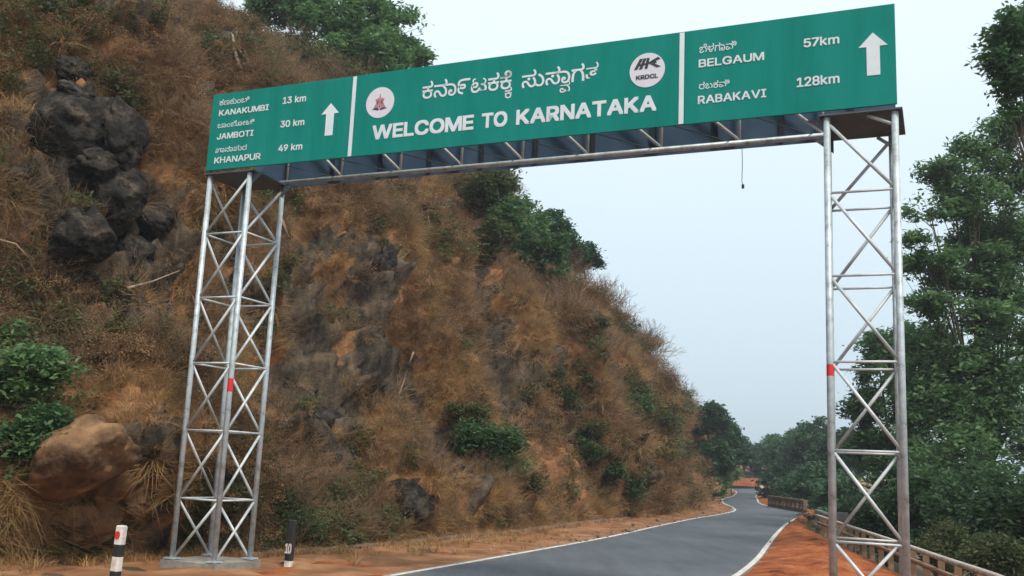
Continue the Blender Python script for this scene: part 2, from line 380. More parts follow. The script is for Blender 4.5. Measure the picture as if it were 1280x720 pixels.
# ------------------------------------------------------------------ the cut hillside
ST = [  # base x, base y, ridge point
    ((-22, -12), (-34, -6, 10)), ((-14.5, 2), (-25, 9, 12)), ((-9.2, 9.5), (-19, 15, 13.5)), ((-6.6, 13.2), (-16, 18.5, 14.2)),
    ((-5.0, 15.2), (-14.6, 20.5, 14.6)), ((-3.6, 16.3), (-13.4, 22.3, 14.9)), ((-2.2, 18.9), (-12.0, 25, 15.2)), ((-1.3, 21.4), (-10.9, 28, 15.4)),
    ((0.1, 24.5), (-9.2, 31.5, 15.3)), ((1.9, 29.3), at(400, 70, 37.5)), ((4.7, 36.2), at(560, 170, 43)), ((7.4, 42.6), at(658, 290, 48)),
    ((8.6, 46.3), at(738, 394, 50.5)), ((9.2, 49.5), at(806, 462, 53)), ((8.6, 53.5), at(840, 500, 57)), ((8.8, 60.0), at(852, 520, 67)),
    ((11.6, 70.0), at(868, 535, 80)), ((17.2, 90.0), at(886, 552, 102)), ((25.4, 130.0), at(898, 572, 140)), ((31.0, 180.0), at(893, 582, 190)), ((10, 200), (0, 215, 9))]
Bp = np.array([s[0] for s in ST], float); Rp = np.array([tuple(s[1]) for s in ST], float)
comb = np.c_[Bp, Rp]
dd = np.r_[0, np.cumsum(np.linalg.norm(np.diff(Bp, axis=0), axis=1))]
stops = np.r_[np.arange(0, 26, .5), np.arange(26, 62, .11), np.arange(62, 80, .25), np.arange(80, 130, .7), np.arange(130, dd[-1], 2.5)]
k = len(comb); idx = np.clip(np.searchsorted(dd, stops, 'right') - 1, 0, k - 2); t = ((stops - dd[idx]) / (dd[idx + 1] - dd[idx]))[:, None]
tang = np.zeros_like(comb); tang[1:-1] = (comb[2:] - comb[:-2]) / (dd[2:] - dd[:-2])[:, None]; tang[0] = (comb[1] - comb[0]) / dd[1]; tang[-1] = (comb[-1] - comb[-2]) / (dd[-1] - dd[-2])
hh = (dd[idx + 1] - dd[idx])[:, None]
CS = (2*t**3-3*t**2+1)*comb[idx] + (t**3-2*t**2+t)*hh*tang[idx] + (-2*t**3+3*t**2)*comb[idx+1] + (t**3-t**2)*hh*tang[idx+1]
NT = 170
tv = np.linspace(0, 1, NT); ext = np.array([1.06, 1.15, 1.3, 1.6, 2.2, 3.5])
ns = len(CS)
B2 = CS[:, :2]; R3 = CS[:, 2:]
H = np.zeros((ns, NT + len(ext), 3))
hfrac = .72 * tv + .28 * tv ** 2.2
for j in range(NT):
    H[:, j, :2] = B2 + (R3[:, :2] - B2) * hfrac[j]; H[:, j, 2] = -.05 + (R3[:, 2] + .05) * tv[j]
for j, e in enumerate(ext):
    H[:, NT + j, :2] = B2 + (R3[:, :2] - B2) * e; H[:, NT + j, 2] = R3[:, 2] + .35 * (1 - math.exp(-(e - 1) * 3)) - (e - 1) * .8
cols_ = NT + len(ext)
du = np.gradient(H, axis=0); dv = np.gradient(H, axis=1); nn = np.cross(du, dv); nn /= np.linalg.norm(nn, axis=2)[..., None] + 1e-9
if nn[200, 60] @ np.array([1, 0, .5]) < 0: nn = -nn
Pn = H.reshape(-1, 3); Nn = nn.reshape(-1, 3)
TV = np.tile(np.r_[tv, np.ones(len(ext)) * 1.0], ns)
fade = smooth01(TV, 0, .06) * (1 - .65 * smooth01(TV, .88, 1.0)); fade = np.where(np.tile(np.r_[np.zeros(NT), np.ones(len(ext))], ns) > 0, .3, fade)
Sx = np.repeat(stops, cols_); fade = fade * (1 - .5 * smooth01(Sx, 66, 74))
low = fbm(Pn * .16, 3); mid = fbm(Pn * .45, 4, 31.); fine = fbm(Pn * 1.7, 4, 77.)
# gullies running up the slope
gul = fbm(np.c_[Sx * .33, TV * 1.3, np.zeros(len(Sx))] + 5., 3)
rid = 1 - np.abs(fbm(Pn * .8, 3, 12.)) * 1.6
zone = np.zeros((len(Pn), 3))
zone[:, 0] = smooth01(mid - .6 * gul, .16, .42) * .95
zone[:, 2] = smooth01(fbm(Pn * .3, 3, 55.), .15, .45) * .6
ledge = np.abs(((Pn[:, 2] * .9 + low * 1.2 + mid * .5) % 1.0) - .5) * 2
disp = .9 * low + 1.15 * gul + .5 * mid + .26 * fine + .16 * np.clip(rid, 0, 1) + .22 * (ledge - .5)
base_disp = Pn + Nn * (disp * fade)[:, None] + Nn * .02

I = np.arange(ns * cols_).reshape(ns, cols_)
HF = np.stack([I[:-1, :-1], I[1:, :-1], I[1:, 1:], I[:-1, 1:]], -1).reshape(-1, 4)
bvh = BVHTree.FromPolygons(base_disp.tolist(), HF.tolist())
def on_hill(px, py):
    hit = bvh.ray_cast(Vector((0, 0, CAMH)), ray(px, py).normalized(), 400)
    return hit[0]
RIBS = [([(560, 235), (590, 290), (625, 345), (650, 400), (655, 440)], .75, .9), ([(420, 230), (470, 280), (500, 340), (515, 400)], .6, .8), ([(640, 530), (685, 585), (725, 640)], .6, .9), ([(740, 420), (765, 470), (800, 530)], .6, .7),
        ([(690, 400), (720, 470), (760, 540)], .5, .6), ([(250, 230), (300, 330), (350, 420), (380, 500)], .6, .8), ([(530, 450), (560, 520), (590, 600), (600, 650)], .6, .8), ([(180, 130), (215, 190), (240, 260)], .5, .7), ([(380, 560), (400, 620), (420, 670)], .5, .6)]
GULLY = [([(470, 300), (480, 350), (492, 430)], .8, 1), ([(385, 330), (410, 430), (445, 500)], .8, 1), ([(600, 330), (622, 400), (640, 500)], .7, .8), ([(355, 470), (400, 540), (440, 610)], .7, 1), ([(150, 250), (195, 330), (235, 420)], 1.0, 1), ([(812, 480), (832, 540), (845, 620)], .9, 1),
         ([(690, 450), (710, 520), (740, 600)], .6, .6), ([(330, 300), (350, 380)], .6, .7), ([(520, 480), (545, 560)], .6, .7), ([(660, 480), (670, 530)], .5, .6), ([(560, 400), (590, 470)], .6, .7)]
form = np.zeros(len(Pn))
for lst, sgn in ((RIBS, 1), (GULLY, -1)):
    for pl, amp, zs in lst:
        pts_ = [on_hill(*q) for q in pl]; pts_ = [np.array(q) for q in pts_ if q is not None]
        best = np.full(len(Pn), 99.)
        for a_, b_ in zip(pts_[:-1], pts_[1:]):
            ab = b_ - a_; t_ = np.clip(((base_disp - a_) @ ab) / (ab @ ab), 0, 1); best = np.minimum(best, np.linalg.norm(base_disp - a_ - t_[:, None] * ab, axis=1))
        sg_ = .016 * pts_[0][1] + .28; best = best + .35 * np.abs(mid)
        g_ = np.exp(-(best / sg_) ** 2 / 2) ; form += sgn * amp * g_
        if sgn > 0: zone[:, 2] = np.maximum(zone[:, 2], zs * smooth01(g_, .35, .8)); zone[:, 0] *= 1 - .8 * smooth01(g_, .3, .7)
        else: zone[:, 0] = np.maximum(zone[:, 0], zs * smooth01(g_, .35, .8)); zone[:, 2] *= 1 - smooth01(g_, .3, .7)
disp = disp + form
# rocky and bare patches: (photo pixel of the centre, along-view radius in pixels, kind, strength)
PATCH = [(120, 250, 70, 'r', 1), (90, 160, 60, 'r', 1), (150, 320, 45, 'r', 1), (30, 230, 22, 'r', 1), (190, 290, 45, 'r', .9), (390, 350, 40, 'r', .8), (420, 300, 24, 'r', .7), (480, 340, 26, 'r', 1),
         (470, 380, 30, 'r', 1), (400, 430, 30, 'r', .7), (405, 525, 26, 'r', 1), (430, 580, 26, 'r', 1), (515, 625, 32, 'r', 1), (620, 520, 22, 'r', .5), (655, 400, 25, 'r', .5), (600, 330, 20, 'r', .6),
         (825, 520, 22, 'r', 1), (842, 560, 24, 'r', 1), (812, 490, 18, 'r', 1), (848, 605, 20, 'r', 1), (855, 585, 16, 'r', 1), (795, 495, 18, 'r', .7), (170, 400, 40, 'r', .7), (210, 380, 35, 'r', .7), (120, 360, 30, 'r', .6), (90, 585, 40, 'r', .6),
         (460, 450, 30, 'r', .6), (350, 480, 25, 'r', .7), (540, 420, 25, 'r', .6), (330, 600, 25, 'r', .5),
         (180, 120, 60, 'p', .8), (230, 170, 45, 'p', .9), (60, 430, 50, 'p', .7), (130, 90, 60, 'p', .8), (250, 90, 70, 'p', .5), (640, 375, 26, 'p', 1), (625, 345, 22, 'p', 1), (655, 420, 16, 'p', 1), (470, 270, 50, 'p', .7), (430, 330, 22, 'p', .8),
         (520, 440, 40, 'p', .4), (560, 640, 40, 'p', .9), (690, 600, 40, 'p', .9), (660, 560, 26, 'p', .9), (480, 650, 50, 'p', .8), (730, 620, 30, 'p', .8), (170, 490, 50, 'p', .8), (60, 500, 40, 'p', .5), (250, 560, 50, 'p', .6), (20, 640, 60, 'p', .9), (150, 640, 50, 'p', .8),
         (830, 560, 20, 'p', .7), (800, 450, 20, 'p', .6), (400, 500, 16, 'p', .8), (530, 590, 24, 'p', .9), (680, 640, 60, 'p', .8)]
for px, py, rp_, kd, st in PATCH:
    rp_ = rp_ * (1.15 if kd == 'r' else 1)
    c = on_hill(px, py)
    if c is None: continue
    rad = rp_ / FPX * c.y * 1.15
    d = np.linalg.norm((base_disp - np.array(c)) * np.array([1, .7, 1]), axis=1) + .5 * rad * fbm(base_disp * (1.2 / max(rad, .5)), 3, 9.)
    wgt = st * (1 - smooth01(d, rad * .55, rad * 1.15))
    if kd == 'r': zone[:, 0] = np.maximum(zone[:, 0], wgt); zone[:, 2] *= 1 - wgt
    else: zone[:, 2] = np.maximum(zone[:, 2], wgt); zone[:, 0] *= 1 - .9 * wgt
# rock gets a blocky, fractured relief
def cells(P, s, jit=.9):
    Q = P * s; i0 = np.floor(Q).astype(np.int64); best = np.full(len(P), 9.); sec = np.full(len(P), 9.); hv = np.zeros(len(P))
    for dx in (-1, 0, 1):
        for dy in (-1, 0, 1):
            for dz in (-1, 0, 1):
                i = i0 + (dx, dy, dz); h = _perm[_perm[_perm[i[:, 0] & 255] + (i[:, 1] & 255)] + (i[:, 2] & 255)] & 255
                c = i + .5 + _g[h] * .45 * jit; d = np.linalg.norm(Q - c, axis=1)
                m = d < best; sec = np.where(m, best, np.minimum(sec, d)); hv = np.where(m, h / 255., hv); best = np.where(m, d, best)
    return best, sec - best, hv
mrock = zone[:, 0] > .15
b_, e_, h_ = cells(base_disp[mrock] * np.array([1, 1, .8]) + .3 * np.c_[fbm(base_disp[mrock] * 1.1, 2), fbm(base_disp[mrock] * 1.1, 2, 4.), fbm(base_disp[mrock] * 1.1, 2, 8.)], 1.1)
b2, e2, h2 = cells(base_disp[mrock] * np.array([1, 1, .8]), 2.7)
rock_d = np.zeros(len(Pn)); rock_d[mrock] = (.55 * (h_ - .35) + .22 * smooth01(e_, 0, .25) - .15 + .18 * (h2 - .4) + .06 * smooth01(e2, 0, .2)) * smooth01(zone[mrock, 0], .15, .7)
disp = disp + rock_d
Hv = Pn + Nn * (disp * fade)[:, None]
me = mesh_np('hillside', Hv, HF)
ca = me.color_attributes.new('zone', 'FLOAT_COLOR', 'POINT'); ca.data.foreach_set('color', np.c_[zone, np.ones(len(zone))].astype(np.float32).ravel())
link('hillside', me, MT['hill'], kind='structure', smooth=True)
bvh = BVHTree.FromPolygons(Hv.tolist(), HF.tolist())

# far bare hill behind the last bend
xs2 = np.linspace(-20, 150, 110); ys2 = np.linspace(245, 400, 60); gx, gy = np.meshgrid(xs2, ys2)
dx = (gx - 60) / 80; dy = (gy - 322) / 75; rr = dx**2 + dy**2
hz = np.clip(1 - rr, 0, 1) ** .6 * 10.5 * (1 - .6 * smooth01(gx, 66, 90)) - .4
P2 = np.stack([gx.ravel(), gy.ravel(), hz.ravel()], 1); P2[:, 2] += 1.1 * fbm(P2 * .09, 4) * (P2[:, 2] > 0)
I = np.arange(gx.size).reshape(gx.shape)
me = mesh_np('far_hill', P2, np.stack([I[:-1, :-1], I[:-1, 1:], I[1:, 1:], I[1:, :-1]], -1).reshape(-1, 4))
ca = me.color_attributes.new('zone', 'FLOAT_COLOR', 'POINT'); zc = np.zeros((len(P2), 4)); zc[:, 3] = 1; zc[:, 2] = .35
ca.data.foreach_set('color', zc.astype(np.float32).ravel())
link('far_hill', me, MT['hill'], kind='structure', smooth=True)

#SCATTER
# ------------------------------------------------------------------ prototypes for ground cover
def blades(n, h, spread, wd, droop, seed):
    r = np.random.default_rng(seed); V = []; F = []
    for i in range(n):
        a = r.uniform(0, 6.283); d = r.uniform(0, spread); b = np.array([math.cos(a) * d, math.sin(a) * d, -.03])
        la = a + r.normal() * .6; lean = np.array([math.cos(la), math.sin(la), 0]) * r.uniform(.1, droop)
        hh_ = h * r.uniform(.5, 1.15); sd_ = np.array([-math.sin(la), math.cos(la), 0]) * wd
        k0 = len(V)
        for t_, wf in ((0, 1), (.5, .8), (1, .15)):
            c = b + lean * hh_ * t_ ** 1.8 + np.array([0, 0, hh_ * (t_ - .35 * t_ ** 2 * droop)])
            V += [c - sd_ * wf, c + sd_ * wf]
        F += [(k0, k0 + 1, k0 + 3, k0 + 2), (k0 + 2, k0 + 3, k0 + 5, k0 + 4)]
    return mesh_np('tuft', V, F)
def twiggy(n, h, seed, thick=.008, leaf=0, lsz=.05):
    r = np.random.default_rng(seed); V = []; F = []
    def seg(a, b, ra, rb):
        t_ = b - a; t_ /= np.linalg.norm(t_) + 1e-9; u = np.cross(t_, r.normal(size=3)); u /= np.linalg.norm(u) + 1e-9; w_ = np.cross(t_, u)
        k0 = len(V)
        for q, rad in ((a, ra), (b, rb)):
            for g in range(3): V.append(q + (u * math.cos(g * 2.094) + w_ * math.sin(g * 2.094)) * rad)
        for g in range(3): F.append((k0 + g, k0 + (g + 1) % 3, k0 + 3 + (g + 1) % 3, k0 + 3 + g))
    tips = []
    def grow(p, d, l, ra, lvl):
        q = p + d * l; seg(p, q, ra, ra * .65); tips.append(q)
        if lvl == 0: return
        for _ in range(r.integers(2, 4)):
            nd = d + r.normal(size=3) * .45; nd /= np.linalg.norm(nd); grow(q, nd, l * r.uniform(.55, .85), ra * .65, lvl - 1)
    for i in range(n):
        d = np.array([r.normal() * .45, r.normal() * .45, 1]); d /= np.linalg.norm(d)
        grow(np.array([r.normal() * .04, r.normal() * .04, -.05]), d, h * .38, thick, 3)
    me = mesh_np('brush', V, F)
    return me, np.array(tips)
def leafcloud(C, per, spread, sz, seed, flat=.6):
    r = np.random.default_rng(seed); C = np.repeat(np.asarray(C), per, 0); n = len(C)
    P = C + r.normal(size=(n, 3)) * spread * np.array([1, 1, flat])
    a = r.normal(size=(n, 3)); a[:, 2] *= .45; a /= np.linalg.norm(a, axis=1)[:, None]
    nrm = r.normal(size=(n, 3)) * .6 + np.array([0, 0, 1]); b = np.cross(a, nrm); b /= np.linalg.norm(b, axis=1)[:, None] + 1e-9
    s = sz * r.uniform(.6, 1.3, (n, 1)); up_ = np.cross(b, a)
    V = np.stack([P - a * s, P + b * s * .42 + up_ * s * .12, P + a * s, P - b * s * .42 + up_ * s * .12], 1).reshape(-1, 3)
    return V, np.arange(n * 4).reshape(-1, 4)
def leafbush(h, rad, n, sz, seed, per=10):
    r = np.random.default_rng(seed); c = r.normal(size=(n, 3)); c /= np.linalg.norm(c, axis=1)[:, None]; c *= r.uniform(.4, 1, (n, 1)) ** .5
    c = c * np.array([rad, rad, h * .5]) + np.array([0, 0, h * .45]); c *= (1 + .25 * r.normal(size=(n, 1)))
    return mesh_np('bush', *leafcloud(c, per, sz * 1.6, sz, seed + 1))
def brown_bush(h, n, sz, seed):
    me, tips = twiggy(5, h, seed, .006); return mesh_np('leaves', *leafcloud(tips, n, .06, sz, seed))

def scatter(name, protos, P, rot, scl, label, cat):
    """one 'stuff' object: instances of the prototype meshes on its own vertices"""
    n = len(P)
    me = bpy.data.meshes.new(name); me.vertices.add(n); me.vertices.foreach_set('co', np.asarray(P, np.float32).ravel())
    a = me.attributes.new('rotv', 'FLOAT_VECTOR', 'POINT'); a.data.foreach_set('vector', np.asarray(rot, np.float32).ravel())
    a = me.attributes.new('scl', 'FLOAT', 'POINT'); a.data.foreach_set('value', np.asarray(scl, np.float32))
    a = me.attributes.new('kidx', 'INT', 'POINT'); a.data.foreach_set('value', rng.integers(0, len(protos), n).astype(np.int32))
    o = link(name, me, kind='stuff'); tag(o, label, cat)
    ng = bpy.data.node_groups.new(name + ' scatter', 'GeometryNodeTree')
    ng.interface.new_socket('Geometry', in_out='INPUT', socket_type='NodeSocketGeometry'); ng.interface.new_socket('Geometry', in_out='OUTPUT', socket_type='NodeSocketGeometry')
    N = ng.nodes; K = ng.links; gi = N.new('NodeGroupInput'); go = N.new('NodeGroupOutput'); jn = N.new('GeometryNodeJoinGeometry')
    def na(nm, ty):
        x = N.new('GeometryNodeInputNamedAttribute'); x.data_type = ty; x.inputs['Name'].default_value = nm; return x.outputs['Attribute']
    rv, sc, ki = na('rotv', 'FLOAT_VECTOR'), na('scl', 'FLOAT'), na('kidx', 'INT')
    for i, (pm, mtl) in enumerate(protos):
        if len(pm.materials) == 0: pm.materials.append(mtl)
        po = bpy.data.objects.new('tuft_source', pm)
        oi = N.new('GeometryNodeObjectInfo'); oi.inputs['Object'].default_value = po; oi.inputs['As Instance'].default_value = True
        cmp_ = N.new('FunctionNodeCompare'); cmp_.data_type = 'INT'; cmp_.operation = 'EQUAL'
        K.new(ki, cmp_.inputs[2]); cmp_.inputs[3].default_value = i
        ip = N.new('GeometryNodeInstanceOnPoints'); K.new(gi.outputs[0], ip.inputs['Points']); K.new(cmp_.outputs[0], ip.inputs['Selection'])
        K.new(oi.outputs['Geometry'], ip.inputs['Instance']); K.new(rv, ip.inputs['Rotation']); K.new(sc, ip.inputs['Scale'])
        K.new(ip.outputs[0], jn.inputs[0])
    K.new(jn.outputs[0], go.inputs[0])
    md = o.modifiers.new('scatter', 'NODES'); md.node_group = ng
    return o

# sample points over the hill, denser where it is near
tri = HF; vA = Hv[tri[:, 0]]; vB = Hv[tri[:, 1]]; vC = Hv[tri[:, 2]]; vD = Hv[tri[:, 3]]
ctr = (vA + vB + vC + vD) / 4; cn = np.cross(vC - vA, vD - vB); area = np.linalg.norm(cn, axis=1) * .5; cn /= np.linalg.norm(cn, axis=1)[:, None] + 1e-12
if cn[HF.shape[0] // 3] @ np.array([1, 0, .5]) < 0: cn = -cn
dist = np.linalg.norm(ctr - np.array([0, 0, 1.5]), axis=1)
vis = (ctr[:, 1] > 8) & (ctr[:, 1] < 150) & (ctr[:, 0] > -ctr[:, 1] * .75 - 3)
KEEP = []
for px, py, q_ in [(98, 578, 66), (150, 600, 30), (108, 652, 42), (172, 622, 24), (88, 155, 50), (150, 165, 40), (92, 222, 36), (148, 245, 42), (108, 300, 40), (172, 320, 30), (95, 92, 24), (516, 628, 32), (407, 525, 20), (432, 575, 20), (480, 335, 26), (25, 225, 18)]:
    c_ = on_hill(px, py)
    if c_ is not None: KEEP.append((np.array(c_), q_ / FPX * c_.y))
keepw = np.ones(len(HF))
for c_, q_ in KEEP:
    for k0 in (0., .8): keepw *= smooth01(np.linalg.norm(ctr - c_ - np.array([.10, -.45, 0.0]) * k0, axis=1), q_ * .6, q_ * 1.1) * .97 + .03
def hill_points(n, wfun):
    wgt = area * vis * np.clip(24 / dist, .05, 1.6) ** 1.5 * keepw * wfun(ctr, zone[HF[:, 0]], cn)
    cw = np.cumsum(wgt); idx = np.searchsorted(cw, rng.uniform(0, cw[-1], n)); idx = np.clip(idx, 0, len(HF) - 1)
    u = rng.uniform(size=(n, 1)); v = rng.uniform(size=(n, 1))
    P = (vA[idx] * (1 - u) + vB[idx] * u) * (1 - v) + (vD[idx] * (1 - u) + vC[idx] * u) * v
    return P, cn[idx], dist[idx]
def tilt(nrm, amt):                     # euler that leans +Z outwards with the slope
    n = len(nrm); z = nrm * amt + np.array([0, 0, 1]) + rng.normal(size=(n, 3)) * .12; z /= np.linalg.norm(z, axis=1)[:, None]
    ry = np.arcsin(np.clip(z[:, 0], -1, 1)); rxx = np.arctan2(-z[:, 1], z[:, 2])
    return np.c_[rxx, ry, rng.uniform(-1.2, 1.2, n)]
def wnoise(s, off, lo, hi, rock=.0, pale=0.):
    def f(c, z, nrm):
        v = smooth01(fbm(c * s, 3, off), lo, hi) + .06
        return v * (1 - z[:, 0] * (1 - rock)) ** 2 * (1 + pale * z[:, 2])
    return f
tufts = [(blades(34, .42, .13, .0045, 1.1, 10 + i), MT['straw']) for i in range(4)]
P, nr, ds = hill_points(23000, wnoise(.35, 3., -.25, .35, .08, 2.5))
scatter('dry_grass', tufts, P, tilt(nr, .9), rng.uniform(.45, 1.15, len(P)) * np.clip(ds / 28, .8, 1.7), 'dry straw coloured grass tufts covering the cut hillside', 'dry grass')
lg = [(blades(90, .55, .34, .0034, 1.4, 110 + i), MT['straw']) for i in range(4)]
P, nr, ds = hill_points(6200, wnoise(.28, 210., 0, .35, .03, 3.0))
scatter('hanging_grass', lg, P, tilt(nr, 1.9), rng.uniform(.5, 1.15, len(P)) * np.clip(ds / 30, .8, 1.35), 'long bleached grass hanging down over the steep earth of the hillside', 'dry grass')
bt = [(twiggy(7, .9, 30 + i)[0], MT['twig']) for i in range(4)]
P, nr, ds = hill_points(5600, wnoise(.25, 40., -.2, .3, .08))
scatter('dead_brush', bt, P, tilt(nr, .6), rng.uniform(.5, 1.2, len(P)) * np.clip(ds / 30, .8, 1.8), 'leafless grey brown brushwood growing all over the hillside', 'brushwood')
bb = [(brown_bush(.6, 5, .021, 50 + i), MT['brownleaf']) for i in range(4)]
P, nr, ds = hill_points(5400, wnoise(.3, 90., -.05, .35, .05))
scatter('withered_scrub', bb, P, tilt(nr, .6), rng.uniform(.4, 1.1, len(P)) * np.clip(ds / 28, .8, 2.0), 'withered brown leafed scrub on the hillside', 'scrub')
ob = [(leafbush(.5, .28, 45, .045, 70 + i, 8), MT['leaf_olive']) for i in range(4)]
P, nr, ds = hill_points(2600, wnoise(.22, 140., -.02, .35, .04))
scatter('olive_scrub', ob, P, tilt(nr, .4), rng.uniform(.4, 1.3, len(P)) * np.clip(ds / 30, .8, 2.0), 'patches of olive green scrub scattered among the dry grass', 'scrub')

# ------------------------------------------------------------------ shrubs and trees
def crown_mesh(blobs, per_m2, leaf, seed, clump=.32, per=9, hollow=.55, flat=.55):
    r = np.random.default_rng(seed); CC = []
    for c, rad in blobs:
        rad = np.array(rad) if hasattr(rad, '__len__') else np.array([rad, rad, rad * .75])
        n = int(per_m2 * 4 * math.pi * (rad.mean() ** 2)); d = r.normal(size=(n, 3)); d /= np.linalg.norm(d, axis=1)[:, None]
        rr_ = r.uniform(hollow, 1.0, (n, 1)) ** .7
        q = d * rad * rr_; q *= 1 + .28 * fbm(d * 2.3 + seed + np.array(c)[None] * .37, 3)[:, None]
        keep = fbm((q + np.array(c)) * (.9 / clump * .33), 2, seed * 1.7) > -.12
        CC.append(q[keep] + np.array(c))
    CC = np.concatenate(CC)
    return mesh_np('crown', *leafcloud(CC, per, clump * .42, leaf, seed + 5, flat))
def trunk_mesh(base, blobs, r0, seed):
    r = random.Random(seed); m = MB(); base = Vector(base)
    top = sum((Vector(b[0]) for b in blobs), Vector()) / len(blobs)
    fork = base.lerp(top, .45) + Vector((r.uniform(-.2, .2), r.uniform(-.2, .2), 0)); 
    m.tube([base - Vector((0, 0, .3)), base.lerp(fork, .5) + Vector((r.uniform(-.1, .1), r.uniform(-.1, .1), 0)), fork], [r0 * 1.25, r0 * .95, r0 * .75], 9)
    for c, rad in blobs:
        c = Vector(c); a = fork.lerp(c, .5) + Vector((r.uniform(-.3, .3), r.uniform(-.3, .3), r.uniform(0, .3)))
        m.tube([fork, a, c], [r0 * .5, r0 * .3, r0 * .12], 6, cap=False)
        for _ in range(5):
            e = c + Vector((r.gauss(0, 1), r.gauss(0, 1), r.gauss(0, .7))).normalized() * (rad if not hasattr(rad, '__len__') else rad[0]) * .85
            m.tube([a.lerp(c, r.random()), e], [r0 * .14, r0 * .03], 4, cap=False)
    return m
def tree(name, base, blobs, r0, leafmat, leaf, per_m2, seed, label, cat='tree', group=None, clump=.32, per=9, hollow=.55, flat=.55, stem='trunk', crown='crown', bark='bark'):
    base = Vector(base); e = empty(name, base, label, cat, group)
    bl = [(tuple(Vector(c) - base), rad) for c, rad in blobs]
    trunk_mesh((0, 0, 0), bl, r0, seed).build(stem, MT[bark], e, smooth=True)
    link(crown, crown_mesh(bl, per_m2, leaf, seed, clump, per, hollow, flat), MT[leafmat], e)
    return e
def B(px, py, Y, rpx, sy=1.0, sz=.8):     # a blob of foliage: where it is and how big
    r_ = rpx / FPX * Y; return (at(px, py, Y), (r_, r_ * sy, r_ * sz))
def ground_at(x, y):
    d = side_dist(np.array([[x, y]]), RAIL)[0]
    return -.012 - (.4 if d > 0 else 0) - min(max(d - .8, 0), 14) * .42

# on the hill
hb = at(455, 110, 37.5)
tree('green_tree', (hb.x, hb.y + .5, hb.z - .3), [B(500, 38, 37, 36), B(455, 25, 36.5, 46), B(410, 25, 36, 40), B(475, 66, 36, 42), B(517, 68, 37, 24), B(450, -25, 38, 42), B(375, -5, 36.5, 44), B(430, 72, 35.8, 38), B(340, 10, 36, 34), B(488, 92, 36, 30)],
     .16, 'leaf_mid', .10, 70, 11, 'dense round green tree on the ridge behind the left sign panel', hollow=.35, clump=.3)
SH = [(602, 245, 43, 46, 'leaf_dark'), (645, 278, 44, 40, 'leaf_mid'), (688, 288, 46, 32, 'leaf_far'), (733, 322, 48, 22, 'leaf_far'), (680, 322, 44, 30, 'leaf_dark')]
SHL = ['dark green shrub on the ridge right under the sign truss', 'bright green shrub on the ridge slope, second below the sign', 'tall blue green shrub sticking out of the skyline mid ridge', 'small loose shrub lowest of the green ones on the skyline', 'dark shrub on the slope under the skyline shrubs']
for (px, py, Y, rp_, lm), lb in zip(SH, SHL):
    c = at(px, py, Y); r_ = rp_ / FPX * Y
    tree('shrub', (c.x, c.y, c.z - r_ * 1.0), [B(px, py, Y, rp_ * .8), B(px - rp_ * .4, py + rp_ * .4, Y, rp_ * .6), B(px + rp_ * .45, py + rp_ * .35, Y, rp_ * .55), B(px + rp_ * .1, py - rp_ * .5, Y, rp_ * .4)],
         .05, lm, .11, 60, px, lb, 'shrub', 'green shrubs along the ridge', clump=.34, stem='stem', crown='foliage', hollow=.3)
def hill_shrub(px, py, rp_, lm, label, leaf=.05, dens=40, name='shrub', n=3, seed=1, sz=.8, group=None, lift=.5):
    c = on_hill(px, py + rp_ * .5)
    if c is None: return
    r_ = rp_ / FPX * c.y
    rr_ = random.Random(seed); bl = []
    top = c + Vector((.15, -.25, lift * r_))
    for i in range(n):
        o = Vector((rr_.uniform(-.6, .6), rr_.uniform(-.3, .3), rr_.uniform(-.5, .55))) * r_
        bl.append((top + o, (r_ * .62, r_ * .55, r_ * .62 * sz)))
    return tree(name, c, bl, .03, lm, leaf, dens, seed * 3 + 1, label, 'shrub', group, clump=.2, per=9, hollow=.25, stem='stem', crown='foliage')
for i_, (px, py, q_, lm, lb) in enumerate([(600, 238, 46, 'leaf_olive', 'large olive green shrub on the slope just under the sign truss'), (640, 285, 42, 'leaf_mid', 'bright green shrub on the slope below the olive one'), (668, 325, 34, 'leaf_dark', 'dark shrub lowest in the green band near the skyline'), (615, 310, 32, 'leaf_olive', 'half dry shrub left of the bright green one'), (705, 330, 26, 'leaf_dark', 'dark shrub in the green band nearest the skyline')]):
    hill_shrub(px, py, q_, lm, lb, .085, 26, seed=60 + i_, n=6, group='green shrubs along the ridge', lift=.7)
hill_shrub(606, 560, 42, 'leaf_dark', 'dark green bush on the lower slope, right of the middle', .06, 90, seed=3, n=7)
hill_shrub(628, 585, 24, 'leaf_mid', 'small green bush clinging below the dark bush', .05, 70, seed=4)
hill_shrub(575, 530, 30, 'leaf_olive', 'yellowish green bush above left of the dark bush', .05, 55, seed=5)
hill_shrub(378, 655, 24, 'leaf_mid', 'low green bush behind the black and white post', .03, 60, seed=6, n=4)
hill_shrub(740, 545, 30, 'leaf_olive', 'olive bush in the middle of the lower slope', .065, 48, seed=7, n=4)
hill_shrub(775, 520, 22, 'leaf_olive', 'olive bush right of the other olive bush, higher up the slope', .065, 48, seed=8)
hill_shrub(755, 590, 24, 'leaf_dark', 'dark low bush near the road verge', .065, 48, seed=9)
hill_shrub(800, 590, 20, 'leaf_olive', 'small olive bush near the distant road post', .065, 44, seed=12)
hill_shrub(795, 505, 16, 'leaf_dark', 'small dark bush high beside the rock face', .065, 48, seed=13)
hill_shrub(735, 400, 18, 'leaf_olive', 'small olive bush just under the skyline', .065, 44, seed=14)
hill_shrub(790, 410, 14, 'leaf_olive', 'thin olive bush on the falling skyline', .065, 40, seed=15)
hill_shrub(730, 480, 18, 'leaf_olive', 'small olive bush in the upper part of the far slope', .065, 40, seed=16)
